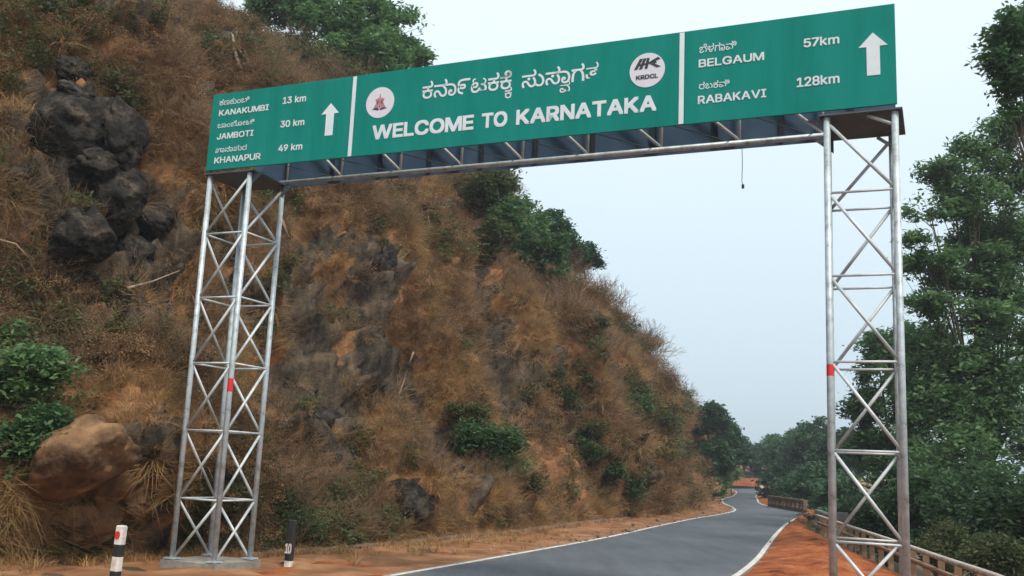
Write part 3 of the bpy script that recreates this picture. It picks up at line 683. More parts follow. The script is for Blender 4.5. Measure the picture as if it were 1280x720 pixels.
for i_, (px, py, q_, lm, lb) in enumerate([(700, 505, 26, 'leaf_olive', 'olive bush at mid height of the far slope'), (722, 560, 24, 'leaf_mid', 'fresh green bush low on the far slope'), (765, 560, 22, 'leaf_olive', 'olive bush low on the far slope, next to the fresh green one'), (690, 470, 18, 'leaf_olive', 'small faded bush high on the far slope'), (655, 600, 20, 'leaf_olive', 'small olive bush beside the bare tan slope'), (780, 615, 20, 'leaf_dark', 'dark bush at the foot of the far slope by the verge')]):
    hill_shrub(px, py, q_, lm, lb, .06, 34, seed=80 + i_, n=4)
hill_shrub(26, 485, 54, 'leaf_mid', 'large green bush at the left edge of the picture, upper half', .05, 110, seed=17, n=9)
hill_shrub(35, 550, 50, 'leaf_dark', 'large dark green bush at the left edge, hanging over the boulder', .05, 110, seed=18, n=9)
hill_shrub(15, 430, 26, 'leaf_mid', 'lighter green bush at the left edge, topmost there', .045, 90, seed=19, n=4)

# green trees on the hill past the rock face
for i, (px, py, Y, rp_, lb) in enumerate([(888, 522, 66, 24, 'green tree right behind the rock face'), (905, 545, 74, 26, 'green tree beyond the rock face, second in the row'), (918, 560, 84, 22, 'green tree lowest of the row past the rock face'), (893, 568, 66, 26, 'green tree low on the slope behind the rock face'), (930, 562, 100, 14, 'farthest small green tree at the end of the slope')]):
    c = at(px, py, Y); r_ = rp_ / FPX * Y
    tree('hillside_tree', (c.x, c.y, max(.2, c.z - r_ * 1.5)), [B(px, py, Y, rp_ * .85), B(px - rp_ * .5, py + rp_ * .4, Y, rp_ * .6), B(px + rp_ * .5, py + rp_ * .45, Y, rp_ * .6), B(px, py - rp_ * .4, Y, rp_ * .5)],
         .12, 'leaf_far', .17, 26, 200 + i, lb, 'tree', 'green trees past the rock face', clump=.4, hollow=.3)

# trees on the valley side, far ones first
FT = [(962, 565, 105, 26, 'tree above the far end of the guard rail, leftmost of the valley trees'), (990, 560, 92, 30, 'tree behind the concrete parapet, second of the valley trees'), (1018, 548, 80, 32, 'taller tree left of the right tower'), (1050, 565, 70, 36, 'tree seen through the right tower, low'),
      (975, 600, 80, 26, 'low dark tree over the concrete parapet'), (1010, 605, 66, 32, 'low dark tree between the parapet and the tower'), (1048, 620, 55, 34, 'dark low tree just behind the guard rail')]
for i, (px, py, Y, rp_, lb) in enumerate(FT):
    c = at(px, py, Y); r_ = rp_ / FPX * Y
    z0 = ground_at(c.x, c.y)
    tree('valley_tree', (c.x, c.y, z0), [B(px, py, Y, rp_ * .8), B(px - rp_ * .6, py + rp_ * .3, Y, rp_ * .6), B(px + rp_ * .6, py + rp_ * .35, Y, rp_ * .62), B(px + rp_ * .2, py - rp_ * .45, Y, rp_ * .45), B(px - rp_ * .1, py + rp_ * .8, Y, rp_ * .7)],
         .15, 'leaf_far', .18, 24, 300 + i, lb, 'tree', 'trees on the valley side of the road', clump=.42, hollow=.3)
g = ground_at
tree('valley_tree', (at(1120, 600, 40).x, 40, g(at(1120, 600, 40).x, 40)), [B(1110, 470, 40, 40), B(1095, 430, 40, 26), B(1085, 510, 40, 30), B(1140, 430, 41, 36), B(1110, 540, 40, 44), B(1150, 510, 40, 44), B(1080, 560, 41, 34), B(1120, 600, 39, 44), B(1160, 580, 39, 44)],
     .18, 'leaf_dark', .11, 44, 401, 'dark green tree filling the view through the right tower', 'tree', 'trees on the valley side of the road', clump=.34, hollow=.3)
tree('valley_tree', (at(1240, 600, 30).x, 30, g(at(1240, 600, 30).x, 30)), [B(1185, 215, 30, 38, 1, .45), B(1215, 185, 30, 30, 1, .5), B(1162, 262, 29, 38, 1, .42), B(1148, 300, 29, 24, 1, .4), B(1225, 260, 30, 52, 1, .45), B(1262, 215, 31, 46), B(1175, 325, 29, 40, 1, .4), B(1240, 330, 30, 54, 1, .45), B(1160, 380, 29, 36, 1, .4),
      B(1215, 400, 29, 56, 1, .5), B(1270, 400, 30, 56), B(1165, 440, 30, 42, 1, .5), B(1225, 470, 29, 60), B(1180, 510, 29, 48), B(1260, 540, 29, 60), B(1200, 570, 28, 54), B(1310, 300, 31, 60), B(1320, 450, 31, 60), B(1205, 240, 30, 40, 1, .6), B(1250, 300, 31, 50, 1, .6), B(1195, 350, 30, 44, 1, .5), B(1265, 350, 30, 50), B(1200, 440, 30, 46), B(1250, 170, 31, 34), B(1150, 480, 30, 36), B(1145, 330, 29, 26, 1, .5), B(1215, 300, 31, 40, 1, .6)],
     .13, 'leaf_mid', .10, 35, 402, 'tall spreading green tree right of the right tower', 'tree', 'trees on the valley side of the road', clump=.34, hollow=.25, per=9)
tree('valley_tree', (at(1400, 500, 19).x, 19, g(at(1400, 500, 19).x, 19)), [B(1262, 40, 18, 34), B(1245, 78, 18, 26), B(1275, 100, 18, 34), B(1258, 135, 18, 20), B(1290, 30, 19, 40), B(1320, 80, 19, 50), B(1300, 150, 19, 30), B(1350, 0, 19, 60), B(1380, 150, 19, 80)],
     .12, 'leaf_dark', .075, 80, 403, 'dark tree reaching in at the top right corner', 'tree', 'trees on the valley side of the road', clump=.24, hollow=.2, per=10)
for i, (px, py, Y, rp_, lb) in enumerate([(1420, 560, 34, 130, 'broad green tree just past the right edge, behind the dark corner tree'), (1620, 600, 30, 130, 'green tree well to the right, down the valley side'), (1400, 600, 60, 110, 'hazy tree farther down the valley on the right')]):
    c = at(px, py, Y); r_ = rp_ / FPX * Y
    tree('valley_tree', (c.x, c.y, g(c.x, c.y)), [B(px, py, Y, rp_ * .75), B(px - rp_ * .55, py + rp_ * .3, Y, rp_ * .6), B(px + rp_ * .6, py + rp_ * .35, Y, rp_ * .6), B(px, py - rp_ * .6, Y, rp_ * .55), B(px - rp_ * .1, py + rp_ * .9, Y, rp_ * .7)],
         .2, 'leaf_dark', .16, 12, 620 + i, lb, 'tree', 'trees on the valley side of the road', clump=.42, hollow=.3)
for i, (px, py, Y, rp_, lm, lb) in enumerate([(1165, 620, 26, 60, 'leaf_dark', 'dark undergrowth shrub behind the rail, right of the tower leg'), (1230, 620, 24, 70, 'leaf_dark', 'dark undergrowth shrub at the lower right'), (1280, 640, 21, 70, 'leaf_dark', 'dark undergrowth shrub at the right edge'), (1110, 640, 30, 46, 'leaf_dark', 'dark shrub seen through the tower just above the rail'), (1180, 672, 20, 36, 'leaf_olive', 'brownish olive shrub right above the rail'), (1255, 690, 17, 40, 'leaf_olive', 'olive shrub in the bottom right corner'), (1075, 640, 38, 34, 'leaf_dark', 'small dark shrub left of the tower diagonal')]):
    c = at(px, py, Y); r_ = rp_ / FPX * Y
    tree('shrub', (c.x, c.y, g(c.x, c.y)), [B(px, py, Y, rp_ * .75), B(px - rp_ * .5, py + rp_ * .3, Y, rp_ * .6), B(px + rp_ * .5, py + rp_ * .3, Y, rp_ * .6), B(px, py + rp_ * .7, Y, rp_ * .7)], .06, lm, (.085 if lm == 'leaf_dark' else .05), (60 if lm == 'leaf_dark' else 130), 500 + i, lb, 'shrub', 'undergrowth behind the guard rail', clump=.3, hollow=.25, stem='stem', crown='foliage')
for i, (px, py, Y, rp_, lb) in enumerate([(893, 606, 66, 15, 'light green bush trailing down to the road past the rock face'), (905, 596, 76, 13, 'light green bush beyond the first one at the far bend'), (915, 588, 90, 12, 'farthest light green bush at the inside of the far bend')]):
    c = at(px, py, Y); r_ = rp_ / FPX * Y
    tree('shrub', (c.x, c.y, 0), [B(px, py, Y, rp_), B(px - rp_ * .7, py + rp_ * .4, Y, rp_ * .8), B(px + rp_ * .3, py + rp_ * .5, Y, rp_ * .6)], .06, 'leaf_mid', .13, 26, 540 + i, lb, 'shrub', 'bushes at the inside of the far bend', clump=.36, hollow=.25, stem='stem', crown='foliage')
c = at(960, 603, 118); tree('shrub', (c.x, c.y, 0), [B(960, 603, 118, 9), B(966, 600, 118, 8)], .06, 'leaf_olive', .16, 14, 520, 'pale round bush beside the far end of the road', 'shrub', clump=.4, hollow=.2, stem='stem', crown='foliage')

for i, (x, y, r_, lb) in enumerate([(42, 246, 2.2, 'round bush on the far bank, left one'), (52, 250, 2.6, 'round bush on the far bank, middle one'), (47, 262, 2.4, 'small bush higher up on the far hill'), (60, 246, 2.4, 'round bush on the far bank, right one')]):
    tree('shrub', (x, y, 1.0), [((x, y, 1.4 + r_ * .5), r_), ((x + r_, y, 1.2 + r_ * .3), r_ * .7)], .08, 'leaf_far', .25, 9, 700 + i, lb, 'shrub', 'bushes on the far bank', clump=.5, hollow=.3, stem='stem', crown='foliage')
# ------------------------------------------------------------------ boulders
def boulder_mesh(seed, dims, sub=5, rough=.30, blocky=.45):
    import bmesh
    bm = bmesh.new(); bmesh.ops.create_icosphere(bm, subdivisions=sub, radius=1)
    V = np.array([v.co[:] for v in bm.verts]); F = np.array([[v.index for v in f.verts] for f in bm.faces]); bm.free()
    nn_ = V.copy(); d = 1 + rough * fbm(V * 1.1 + seed * 7.1, 4)
    _, e_, h_ = cells(V + seed * 3.3, 1.3); d += blocky * (h_ - .5) * smooth01(e_, 0, .3) * .6 - .07 * (1 - smooth01(e_, 0, .12))
    d += .06 * fbm(V * 4 + seed, 5) - .05 * np.abs(fbm(V * 2.6 + seed * 2, 4))
    for q_ in np.random.default_rng(int(seed)).normal(size=(9, 3)):        # planes split off the sides
        q_ = q_ / np.linalg.norm(q_); lim = .74 + .12 * ((seed * 7.3 + q_[0] * 5) % 1); dt = (nn_ * d[:, None]) @ q_; d = np.where(dt > lim, d * (1 - .8 * (1 - lim / np.maximum(dt, .01))), d)
    d += .018 * fbm(V * 9 + seed, 3); V = nn_ * d[:, None]
    return mesh_np('boulder', V * np.array(dims), F)
def boulder(px, py, wpx, hpx, dep, m, label, seed, rot=0, push=.25, group='boulders in the hillside', hit=None):
    c = on_hill(*(hit or (px, py)))
    if c is None: return
    Y = c.y; a = at(px, py, Y - dep * .0)
    k = Y / FPX; o = link('boulder', boulder_mesh(seed, (wpx * k / 2, dep, hpx * k / 2)), MT[m], smooth=True)
    o.location = at(px, py, Y + push * dep); o.rotation_euler = (0, R(rot), R(-20))
    tag(o, label, 'boulder', group)
boulder(95, 92, 38, 44, .45, 'darkrock', 'small black head shaped rock balanced on top of the dark rock stack', 1, 10, push=-1.3)
boulder(88, 155, 70, 92, .7, 'darkrock', 'large dark rounded boulder under the head shaped rock', 2, push=-.55)
boulder(150, 165, 50, 96, .55, 'darkrock', 'tall dark boulder leaning at the right of the big rounded one', 3, -6, push=-.5)
boulder(92, 222, 56, 62, .6, 'darkrock', 'dark boulder below the big rounded boulder', 4, 15, push=-.35)
boulder(148, 245, 64, 90, .6, 'darkrock', 'dark hollowed boulder in the middle of the rock stack', 5, -10, push=-.1)
boulder(106, 298, 74, 84, .6, 'darkrock', 'dark upright boulder low in the rock stack', 6, 8, push=.3)
boulder(172, 320, 50, 60, .5, 'darkrock', 'dark boulder at the lower right of the rock stack', 8, push=0)
boulder(96, 122, 46, 36, .4, 'darkrock', 'small dark rock forming the neck between the head shaped rock and the big boulder', 31, 0, push=-.7)
boulder(118, 208, 60, 48, .5, 'darkrock', 'dark rock wedged between the big boulders of the stack', 32, 20, push=-.45)
boulder(128, 275, 66, 56, .5, 'darkrock', 'dark rock in the lower middle of the stack', 33, -20, push=-.2)
boulder(195, 275, 46, 50, .4, 'darkrock', 'low dark rock at the right foot of the stack', 34, 10, push=0)
boulder(25, 225, 34, 34, .4, 'darkrock', 'dark boulder standing alone left of the rock stack', 7)
boulder(70, 412, 24, 22, .25, 'darkrock', 'small grey boulder above the left bushes', 9)
boulder(98, 578, 142, 82, .7, 'brownrock', 'big slanting brown boulder beside the left bushes', 10, -36, push=-.1)
boulder(140, 606, 66, 50, .4, 'brownrock', 'darker angular block wedged under the right end of the big slanting boulder', 21, -25, push=-.1)
boulder(108, 655, 84, 60, .5, 'brownrock', 'brown boulder below the big slanting one', 11, -24, push=-.1)
boulder(172, 622, 44, 40, .4, 'brownrock', 'smaller brown boulder right of the lower brown one', 22, 10, push=.1)
boulder(516, 628, 62, 46, .6, 'darkrock', 'dark rounded boulder low on the slope near the verge', 12, 30)
boulder(407, 525, 36, 34, .5, 'darkrock', 'dark jutting rock right of the left tower', 13)
boulder(432, 575, 34, 44, .5, 'darkrock', 'dark jutting rock below the other one right of the left tower', 14)
boulder(480, 335, 30, 60, .5, 'darkrock', 'dark upright rock in the gully at mid slope', 15, 20)
boulder(800, 650, 5, 4, .1, 'brownrock', 'small stone lying on the far verge', 16)

# pale dead branches
def branch(pts, r0, label):
    m = MB(); o = Vector(pts[0]); 
    m.tube([Vector(p) - o for p in pts], [r0 * (1 - .7 * i / (len(pts) - 1)) for i in range(len(pts))], 6)
    e = m.build('dead_branch', MT['palebark'], smooth=True); e.location = o; tag(e, label, 'branch', 'dead branches on the hillside')
def hb_(px, py, off=.35):
    c = on_hill(px, py); return c + (Vector((0, 0, CAMH)) - c).normalized() * off
branch([hb_(300, 86), hb_(293, 62), hb_(291, 45), hb_(284, 33)], .06, 'pale crooked dead branch high above the left sign panel')
branch([hb_(291, 50), hb_(300, 64), hb_(312, 78), hb_(313, 84)], .035, 'thin dead branch forking right above the left sign panel')
branch([hb_(340, 66), hb_(346, 80), hb_(346, 104)], .035, 'short upright dead branch just above the sign top')
branch([hb_(352, 275), hb_(356, 285), hb_(361, 298)], .05, 'pale broken stick right of the left tower top')
branch([hb_(517, 440), hb_(505, 475), hb_(493, 508), hb_(500, 535), hb_(512, 560)], .03, 'long thin bent stem on the middle slope')
branch([hb_(160, 360), hb_(190, 352), hb_(225, 338)], .025, 'thin bare branch across the shaded rock left of the tower')
branch([hb_(0, 300), hb_(20, 305), hb_(42, 330)], .02, 'thin bare twig at the left edge of the picture')

# loose stones on the left verge
n = 2100; sp_ = BrD[rng.integers(300, 1400, n)] + np.c_[rng.normal(size=n) * .5 + .5, rng.normal(size=n) * .4]
k_ = rng.integers(100, 350, 900); sp_[:900] = LrD[k_] - np.c_[np.abs(rng.normal(size=900)) * .6 - .08, np.zeros(900)]
k_ = rng.integers(100, 350, 700); sp_[900:1600] = RrD[k_] + np.c_[np.abs(rng.normal(size=700)) * 1.1 - .08, np.zeros(700)]
V = []; F = []
for i in range(n):
    s_ = rng.uniform(.008, .032) * (1 + 2.2 * (rng.uniform() < .04)); c = np.array([sp_[i, 0], sp_[i, 1], .02 + s_ * .3])
    pts_ = np.array([(1, 0, 0), (-1, 0, 0), (0, 1, 0), (0, -1, 0), (0, 0, .8), (0, 0, -.8)]) * s_ * rng.uniform(.6, 1.2, (6, 1)) + c
    b0 = len(V); V += list(pts_)
    F += [tuple(b0 + q for q in f_) for f_ in ((0, 2, 4), (2, 1, 4), (1, 3, 4), (3, 0, 4), (2, 0, 5), (1, 2, 5), (3, 1, 5), (0, 3, 5))]
tag(link('loose_stones', mesh_np('loose_stones', V, F), MT['stone'], kind='stuff'), 'small loose stones strewn along both edges of the road and the foot of the hillside', 'stones')

n = 1500; k_ = rng.integers(250, 1500, n); k_[:500] = rng.integers(260, 470, 500)
xx_ = np.abs(rng.normal(size=n)) * .35 + .05; xx_[:500] *= 2.2; P = np.c_[BrD[k_] + np.c_[xx_, rng.normal(size=n) * .2], np.zeros(n)]
P = P[~((np.abs(P[:, 0] + 3.9) < .8) & (np.abs(P[:, 1] - 14.0) < .8))]; n = len(P)
scatter('verge_grass', tufts, P, np.c_[rng.normal(size=(n, 2)) * .15, rng.uniform(0, 6, n)], rng.uniform(.3, .8, n), 'dry grass tufts along the foot of the hillside beside the verge', 'dry grass')
n = 260; k_ = rng.integers(420, 1300, n); P = np.c_[RlD[k_] - np.c_[np.abs(rng.normal(size=n)) * .25 + .12, np.zeros(n)], np.full(n, .02)]
scatter('shoulder_weeds', [(blades(20, .22, .10, .004, 1.0, 210 + i), MT['straw']) for i in range(2)] + [(leafbush(.16, .10, 14, .022, 220, 6), MT['leaf_olive'])], P, np.c_[rng.normal(size=(n, 2)) * .15, rng.uniform(0, 6, n)], rng.uniform(.4, 1.2, n), 'sparse dry weeds along the foot of the guard rail', 'weeds')
# low kerb of the roadside drain
Kr, _ = resample([(-3.9, 15.6), (-3.0, 16.9), (-2.1, 18.7), (-1.1, 21.0), (0.3, 23.9), (2.1, 29.0), (4.2, 34.0)], 160)
A = offset(Kr, -.09); Bk = offset(Kr, .09); zt_ = .10 + .02 * fbm(np.c_[Kr * 2, np.zeros(len(Kr))], 3)
V = np.concatenate([np.c_[Bk, np.zeros(160) - .02], np.c_[Bk, zt_ - .01], np.c_[A, zt_], np.c_[A, np.zeros(160) - .02]])
F = [(j * 160 + i, j * 160 + i + 1, (j + 1) * 160 + i + 1, (j + 1) * 160 + i) for j in range(3) for i in range(159)] + [(0, 160, 320, 480), (159, 639, 479, 319)]
link('kerb', mesh_np('kerb', V, F), MT['kerb'], kind='structure')

# ------------------------------------------------------------------ overhead gantry
GO = Vector((-4.4396, 13.7722, 0)); GY = -.4125; GW = 9.2302; ZB, ZT = 5.5, 6.6415; TW = .6977; TD = .7555; RX = 8.5014
gan = empty('overhead_gantry', GO, 'green overhead road sign gantry on two galvanised lattice towers spanning the road', 'sign gantry')
gan.rotation_euler = (0, 0, GY)
F0 = .06
_cache = {}
def bar(name, a, b, r_, m='brace', n=8):  # bars of one length share mesh data
    a = Vector(a); b = Vector(b); l = (b - a).length; key = (round(l, 3), r_, m, n)
    if key not in _cache:
        _cache[key] = MB().tube([(0, 0, 0), (0, 0, l)], r_, n).mesh(name); _cache[key].materials.append(MT[m])
        _cache[key].polygons.foreach_set('use_smooth', [len(p.vertices) == 4 for p in _cache[key].polygons])
    o = bpy.data.objects.new(name, _cache[key]); COL.objects.link(o); o.parent = gan; o.location = a
    o.rotation_euler = (b - a).to_track_quat('Z', 'Y').to_euler(); return o
def tower(u0, flip):
    k_b = -.065 if flip else 0
    c = [(u0, F0), (u0 + TW, F0), (u0 + TW + k_b, F0 + TD), (u0 + k_b, F0 + TD)]     # A B C D
    legs = []
    for i, (x, y) in enumerate(c):
        zt = 5.44
        lg = bar('leg', (x, y, .02), (x, y, zt), .037, 'steel', 12); legs.append(lg)
    lv = [5.5 * k_ / 6 for k_ in range(0, 7)]; lv[0] = .12; lv[6] = 5.38
    for k_ in range(6):
        z0, z1 = lv[k_], lv[k_ + 1]; a, b, cc, d = c
        if not flip: prs = [(a, b), (b, cc), (a, d), (cc, d)]; dg = [(a, b), (b, cc), (d, a), (cc, d)]
        else: prs = [(a, b), (b, cc), (a, d), (cc, d)]; dg = [(b, a), (cc, b), (d, a), (d, cc)]
        if not flip: dg = [(a, b), (b, cc), (d, a), (cc, d)]
        for p, q in dg:                                    # p foot, q head
            v = (Vector((q[0] - p[0], q[1] - p[1]))).normalized() * .03
            bar('diagonal_brace', (p[0] + v.x, p[1] + v.y, z0 + .03), (q[0] - v.x, q[1] - v.y, z1 - .03), .0195)
        if k_ > 0:
            for p, q in prs: bar('horizontal_brace', (p[0], p[1], z0), (q[0], q[1], z0), .014)
    # thicker flat strut low on the front
    MB().box((u0 + TW / 2, F0 + TD / 2, 5.455), (TW + .16, TD + .12, .02)).build('cap_plate', MT['steel_dark'], gan)
    s_ = 1 if not flip else -1
    xe = u0 + TW + .06 if not flip else u0 - .06
    for yy in (F0 + .03, F0 + TD - .03):
        MB().prism([(xe - s_ * .06, 5.44), (xe - s_ * .06, 5.26), (xe + s_ * .16, 5.44)], yy - .006, yy + .006).build('gusset', MT['steel_dark'], gan)
    MB().box((u0 + TW / 2, F0 + TD / 2, .0), (TW + .22, TD + .20, .22)).build('footing', MT['concrete'], gan)
    for x, y in c:
        MB().box((x, y, .132), (.16, .16, .02)).build('base_plate', MT['steel'], gan)
    if True:
        i = 1 if not flip else 0
        t_ = MB().tube([(0, 0, 2.34 if not flip else 2.58), (0, 0, 2.52 if not flip else 2.70)], .0385, 12, cap=False).build('reflective_band', MT['red'], legs[i], smooth=True)
tower(.03, False); tower(RX, True)
# the second leg of the right tower is extended to the sign's edge by a bracket
bar('bracket', (RX + TW - .02, F0, 5.30), (RX + TW - .28, F0 + .02, 5.43), .02)
bar('bracket', (RX + TW, F0 + TD, 5.25), (RX + TW - .22, F0 + TD, 5.42), .02)
# box truss: chords, posts and lacing
x0_, x1_ = .0, GW - .03; yf, yb = F0 + .03, F0 + TD
for y in (yf, yb):
    for z in (5.50 if y == yb else 5.58, 6.45): bar('chord', (x0_, y, z), (x1_, y, z), .035, 'steel', 10)
nodes = [.80, 1.74, 2.71, 3.66, 4.56, 5.47, 6.44, 7.41, 8.38]
for i, x in enumerate(nodes):
    bar('truss_post', (x, yb, 5.53), (x, yb, 6.42), .018)
    bar('truss_post', (x, yf, 5.60), (x, yf, 6.42), .018)
    bar('cross_tie', (x, yf, 6.45), (x, yb, 6.45), .014)
    if i:
        p = nodes[i - 1]
        bar('truss_diagonal', (p, yb, 6.42), (x, yb, 5.53), .020)
        bar('truss_diagonal', (p, yf, 6.42), (x, yf, 5.60), .020)
        bar('lacing_rod', (p + .2, yf, 5.58), (x - .1, yb, 5.52), .0055, 'steel_dark')
# rear sign board, seen from inside
MB().box((GW / 2 + .05, yb + .075, 5.98), (GW - .2, .012, 1.06)).build('rear_board', MT['back'], gan)
for x in np.linspace(.75, 8.7, 11): MB().box((x, yb + .052, 5.98), (.05, .03, .96)).build('stiffener', MT['stiff'], gan)
# the wire hanging from the truss
m = MB(); m.tube([(0, 0, 0), (.005, 0, -.22), (0, 0, -.46), (.012, 0, -.51)], .0045, 5); m.box((.012, 0, -.52), (.03, .015, .05))
m.build('hanging_wire', MT['wire'], gan).location = (7.44, yb, 5.47)

# front sign panels
def panel(u0, u1):
    m = MB(); m.box(((u0 + u1) / 2, .0, (ZB + ZT) / 2), (u1 - u0 - .004, .03, ZT - ZB))
    return m.build('sign_panel', MT['green'], gan)
pan = [panel(0, 2.37), panel(2.37, 6.93), panel(6.93, GW)]
for p, lb in zip(pan, ['left green panel with the three nearest towns', 'middle green panel with the welcome text', 'right green panel with two distances']): p['label'] = lb
yS = -.0155
def flat(mb, name, m, parent): return mb.build(name, MT[m], parent)
def rect(x0, x1, z0, z1, y=None):
    y = yS - .003 if y is None else y; return MB().box(((x0 + x1) / 2, y, (z0 + z1) / 2), (x1 - x0, .004, z1 - z0))
flat(rect(2.375, 2.43, ZB + .005, ZT - .01), 'divider_stripe', 'white', pan[1])
flat(rect(6.865, 6.922, ZB + .005, ZT - .01), 'divider_stripe', 'white', pan[1])
def arrow(cx, zt, zb, hw, sw, zs, parent):
    m = MB(); y0 = yS - .004; pl = [(cx - sw, zb), (cx + sw, zb), (cx + sw, zs), (cx + hw, zs), (cx, zt), (cx - hw, zs), (cx - sw, zs)]
    m.prism(pl, y0 - .001, y0 + .003); flat(m, 'arrow', 'white', parent)
arrow(2.045, 6.29, 5.83, .14, .062, 6.14, pan[0]); arrow(9.0, 6.335, 5.845, .15, .068, 6.175, pan[2])

